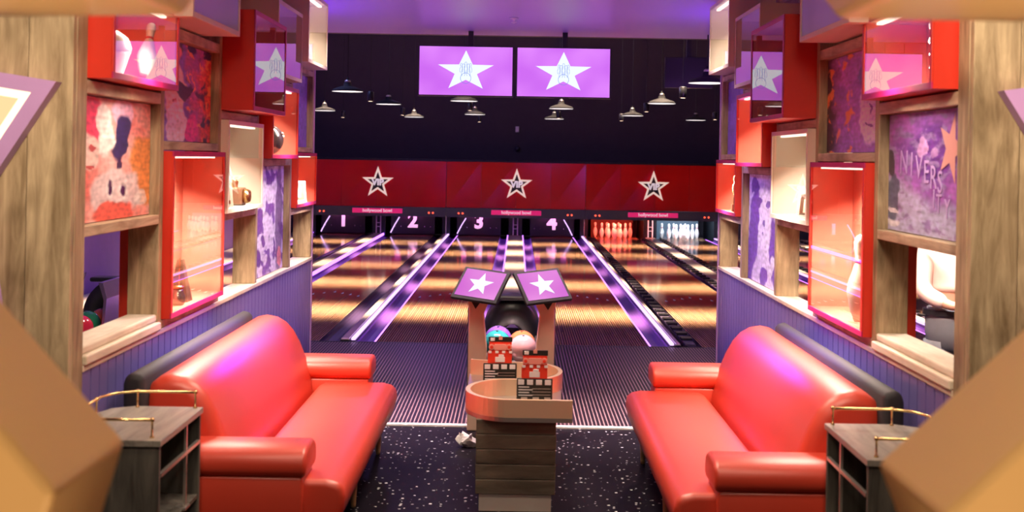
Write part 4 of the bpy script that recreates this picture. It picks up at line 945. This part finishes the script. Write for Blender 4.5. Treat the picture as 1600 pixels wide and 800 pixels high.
# ================================================================== PERSON
def skin_mesh(name, verts, edges, rad, m, parent, sub=2):
    o = Vector(parent.location); me = bpy.data.meshes.new(name); me.from_pydata([tuple(Vector(v)-o) for v in verts], edges, [])
    ob = bpy.data.objects.new(name, me); C.objects.link(ob); ob.parent = parent; me.materials.append(M[m])
    sk = ob.modifiers.new('skin', 'SKIN'); 
    if not me.skin_vertices: me.skin_vertices.new()
    for i, r_ in enumerate(rad): me.skin_vertices[0].data[i].radius = r_ if isinstance(r_, tuple) else (r_, r_)
    me.skin_vertices[0].data[0].use_root = True; sk.use_smooth_shade = True
    q = ob.modifiers.new('sub', 'SUBSURF'); q.levels = sub; q.render_levels = sub
    return ob
px, py = 2.90, 8.05
r = thing('person', 'person in a pale pink shirt, black belt and grey jeans behind the right wall opening', 'person', (px, py, 0))
V = [(px, py, .98), (px, py, 1.12), (px, py, 1.28), (px, py+.01, 1.42), (px, py, 1.50), (px, py-.005, 1.57), (px, py-.01, 1.66), (px, py-.01, 1.76)]
E_ = [(0, 1), (1, 2), (2, 3), (3, 4), (4, 5), (5, 6), (6, 7)]; Rd = [(.13, .09), (.165, .115), (.18, .125), (.17, .11), (.07, .07), (.055, .055), (.085, .10), (.07, .08)]
for s in (-1, 1):
    n = len(V); V += [(px+s*.10, py, .90), (px+s*.11, py, .50), (px+s*.12, py+.01, .10), (px+s*.13, py-.14, .05)]; E_ += [(0, n), (n, n+1), (n+1, n+2), (n+2, n+3)]; Rd += [(.095, .10), (.06, .065), (.042, .045), (.04, .035)]
    n = len(V); V += [(px+s*.20, py, 1.42), (px+s*.24, py-.02, 1.17), (px+s*.10, py-.20, 1.10), (px+s*.02, py-.22, 1.12)]; E_ += [(3, n), (n, n+1), (n+1, n+2), (n+2, n+3)]; Rd += [.06, .045, .032, .028]
skin_mesh('body', V, E_, Rd, 'skin', r)
sh = [(px, py, 1.17), (px, py, 1.22), (px, py, 1.28), (px, py+.01, 1.42), (px, py, 1.49)]; se = [(0, 1), (1, 2), (2, 3), (3, 4)]; sr = [(.205, .15), (.195, .145), (.205, .15), (.19, .13), (.08, .08)]
for s in (-1, 1): n = len(sh); sh += [(px+s*.205, py, 1.42), (px+s*.245, py-.02, 1.18), (px+s*.13, py-.17, 1.11)]; se += [(3, n), (n, n+1), (n+1, n+2)]; sr += [.08, .065, .05]
skin_mesh('shirt', sh, se, sr, 'shirt', r)
jn = MB().lathe([(.10, -.26), (.19, -.20), (.205, -.10), (.205, -.02), (.195, .055)], 0, 0, 0, 32); jn.v = [(px+v[0], py+v[1]*.80, 1.02+v[2]) for v in jn.v]
for s in (-1, 1): jn.tube([(px+s*.10, py, .86), (px+s*.105, py, .70), (px+s*.11, py, .50), (px+s*.115, py+.01, .30), (px+s*.12, py+.01, .08)], [.115, .105, .088, .078, .072], 16)
jn.build('jeans', 'grey', r, smooth=True)
MB().lathe([(.192, 0), (.196, .0), (.196, .035), (.192, .035)], 0, 0, 0, 32).v
bl = MB().lathe([(.19, 0), (.222, 0), (.222, .035), (.19, .035)], 0, 0, 0, 32); bl.v = [(px+v[0], py+v[1]*.78, 1.03+v[2]) for v in bl.v]; bl.build('belt', 'black', r)
hh = MB().sphere((px, py+.012, 1.72), .112, 20, 12, (1, 1.08, 1.1)); hh.v = [v for v in hh.v]
hh.v = [(v[0], v[1]+(.03 if v[1] < py-.03 and v[2] < 1.74 else 0)*2, v[2]) for v in hh.v]; hh.build('hair', 'hair', r, smooth=True)
fc = MB()
for s in (-1, 1): fc.sphere((px+s*.034, py-.102, 1.70), .011, 8, 6)
fc.build('eyes', 'white', r, smooth=True)
MB().sphere((px, py-.118, 1.675), .016, 8, 6, (.8, 1, 1.4)).build('nose', 'skin', r, smooth=True); MB().sphere((px, py-.105, 1.635), .022, 10, 6, (1, .5, .3)).build('mouth', 'redstripe', r, smooth=True)
for s in (-1, 1):
    for k in range(5):
        bx_, by_ = px+s*.02, py-.225
        MB().tube([(bx_, by_, 1.14-k*.018), (bx_-s*.035, by_-.012, 1.135-k*.018), (bx_-s*(.06 if k else .045), by_+.002, 1.125-k*.018)], [.009, .0085, .007], 7).build('finger', 'skin', r, smooth=True)
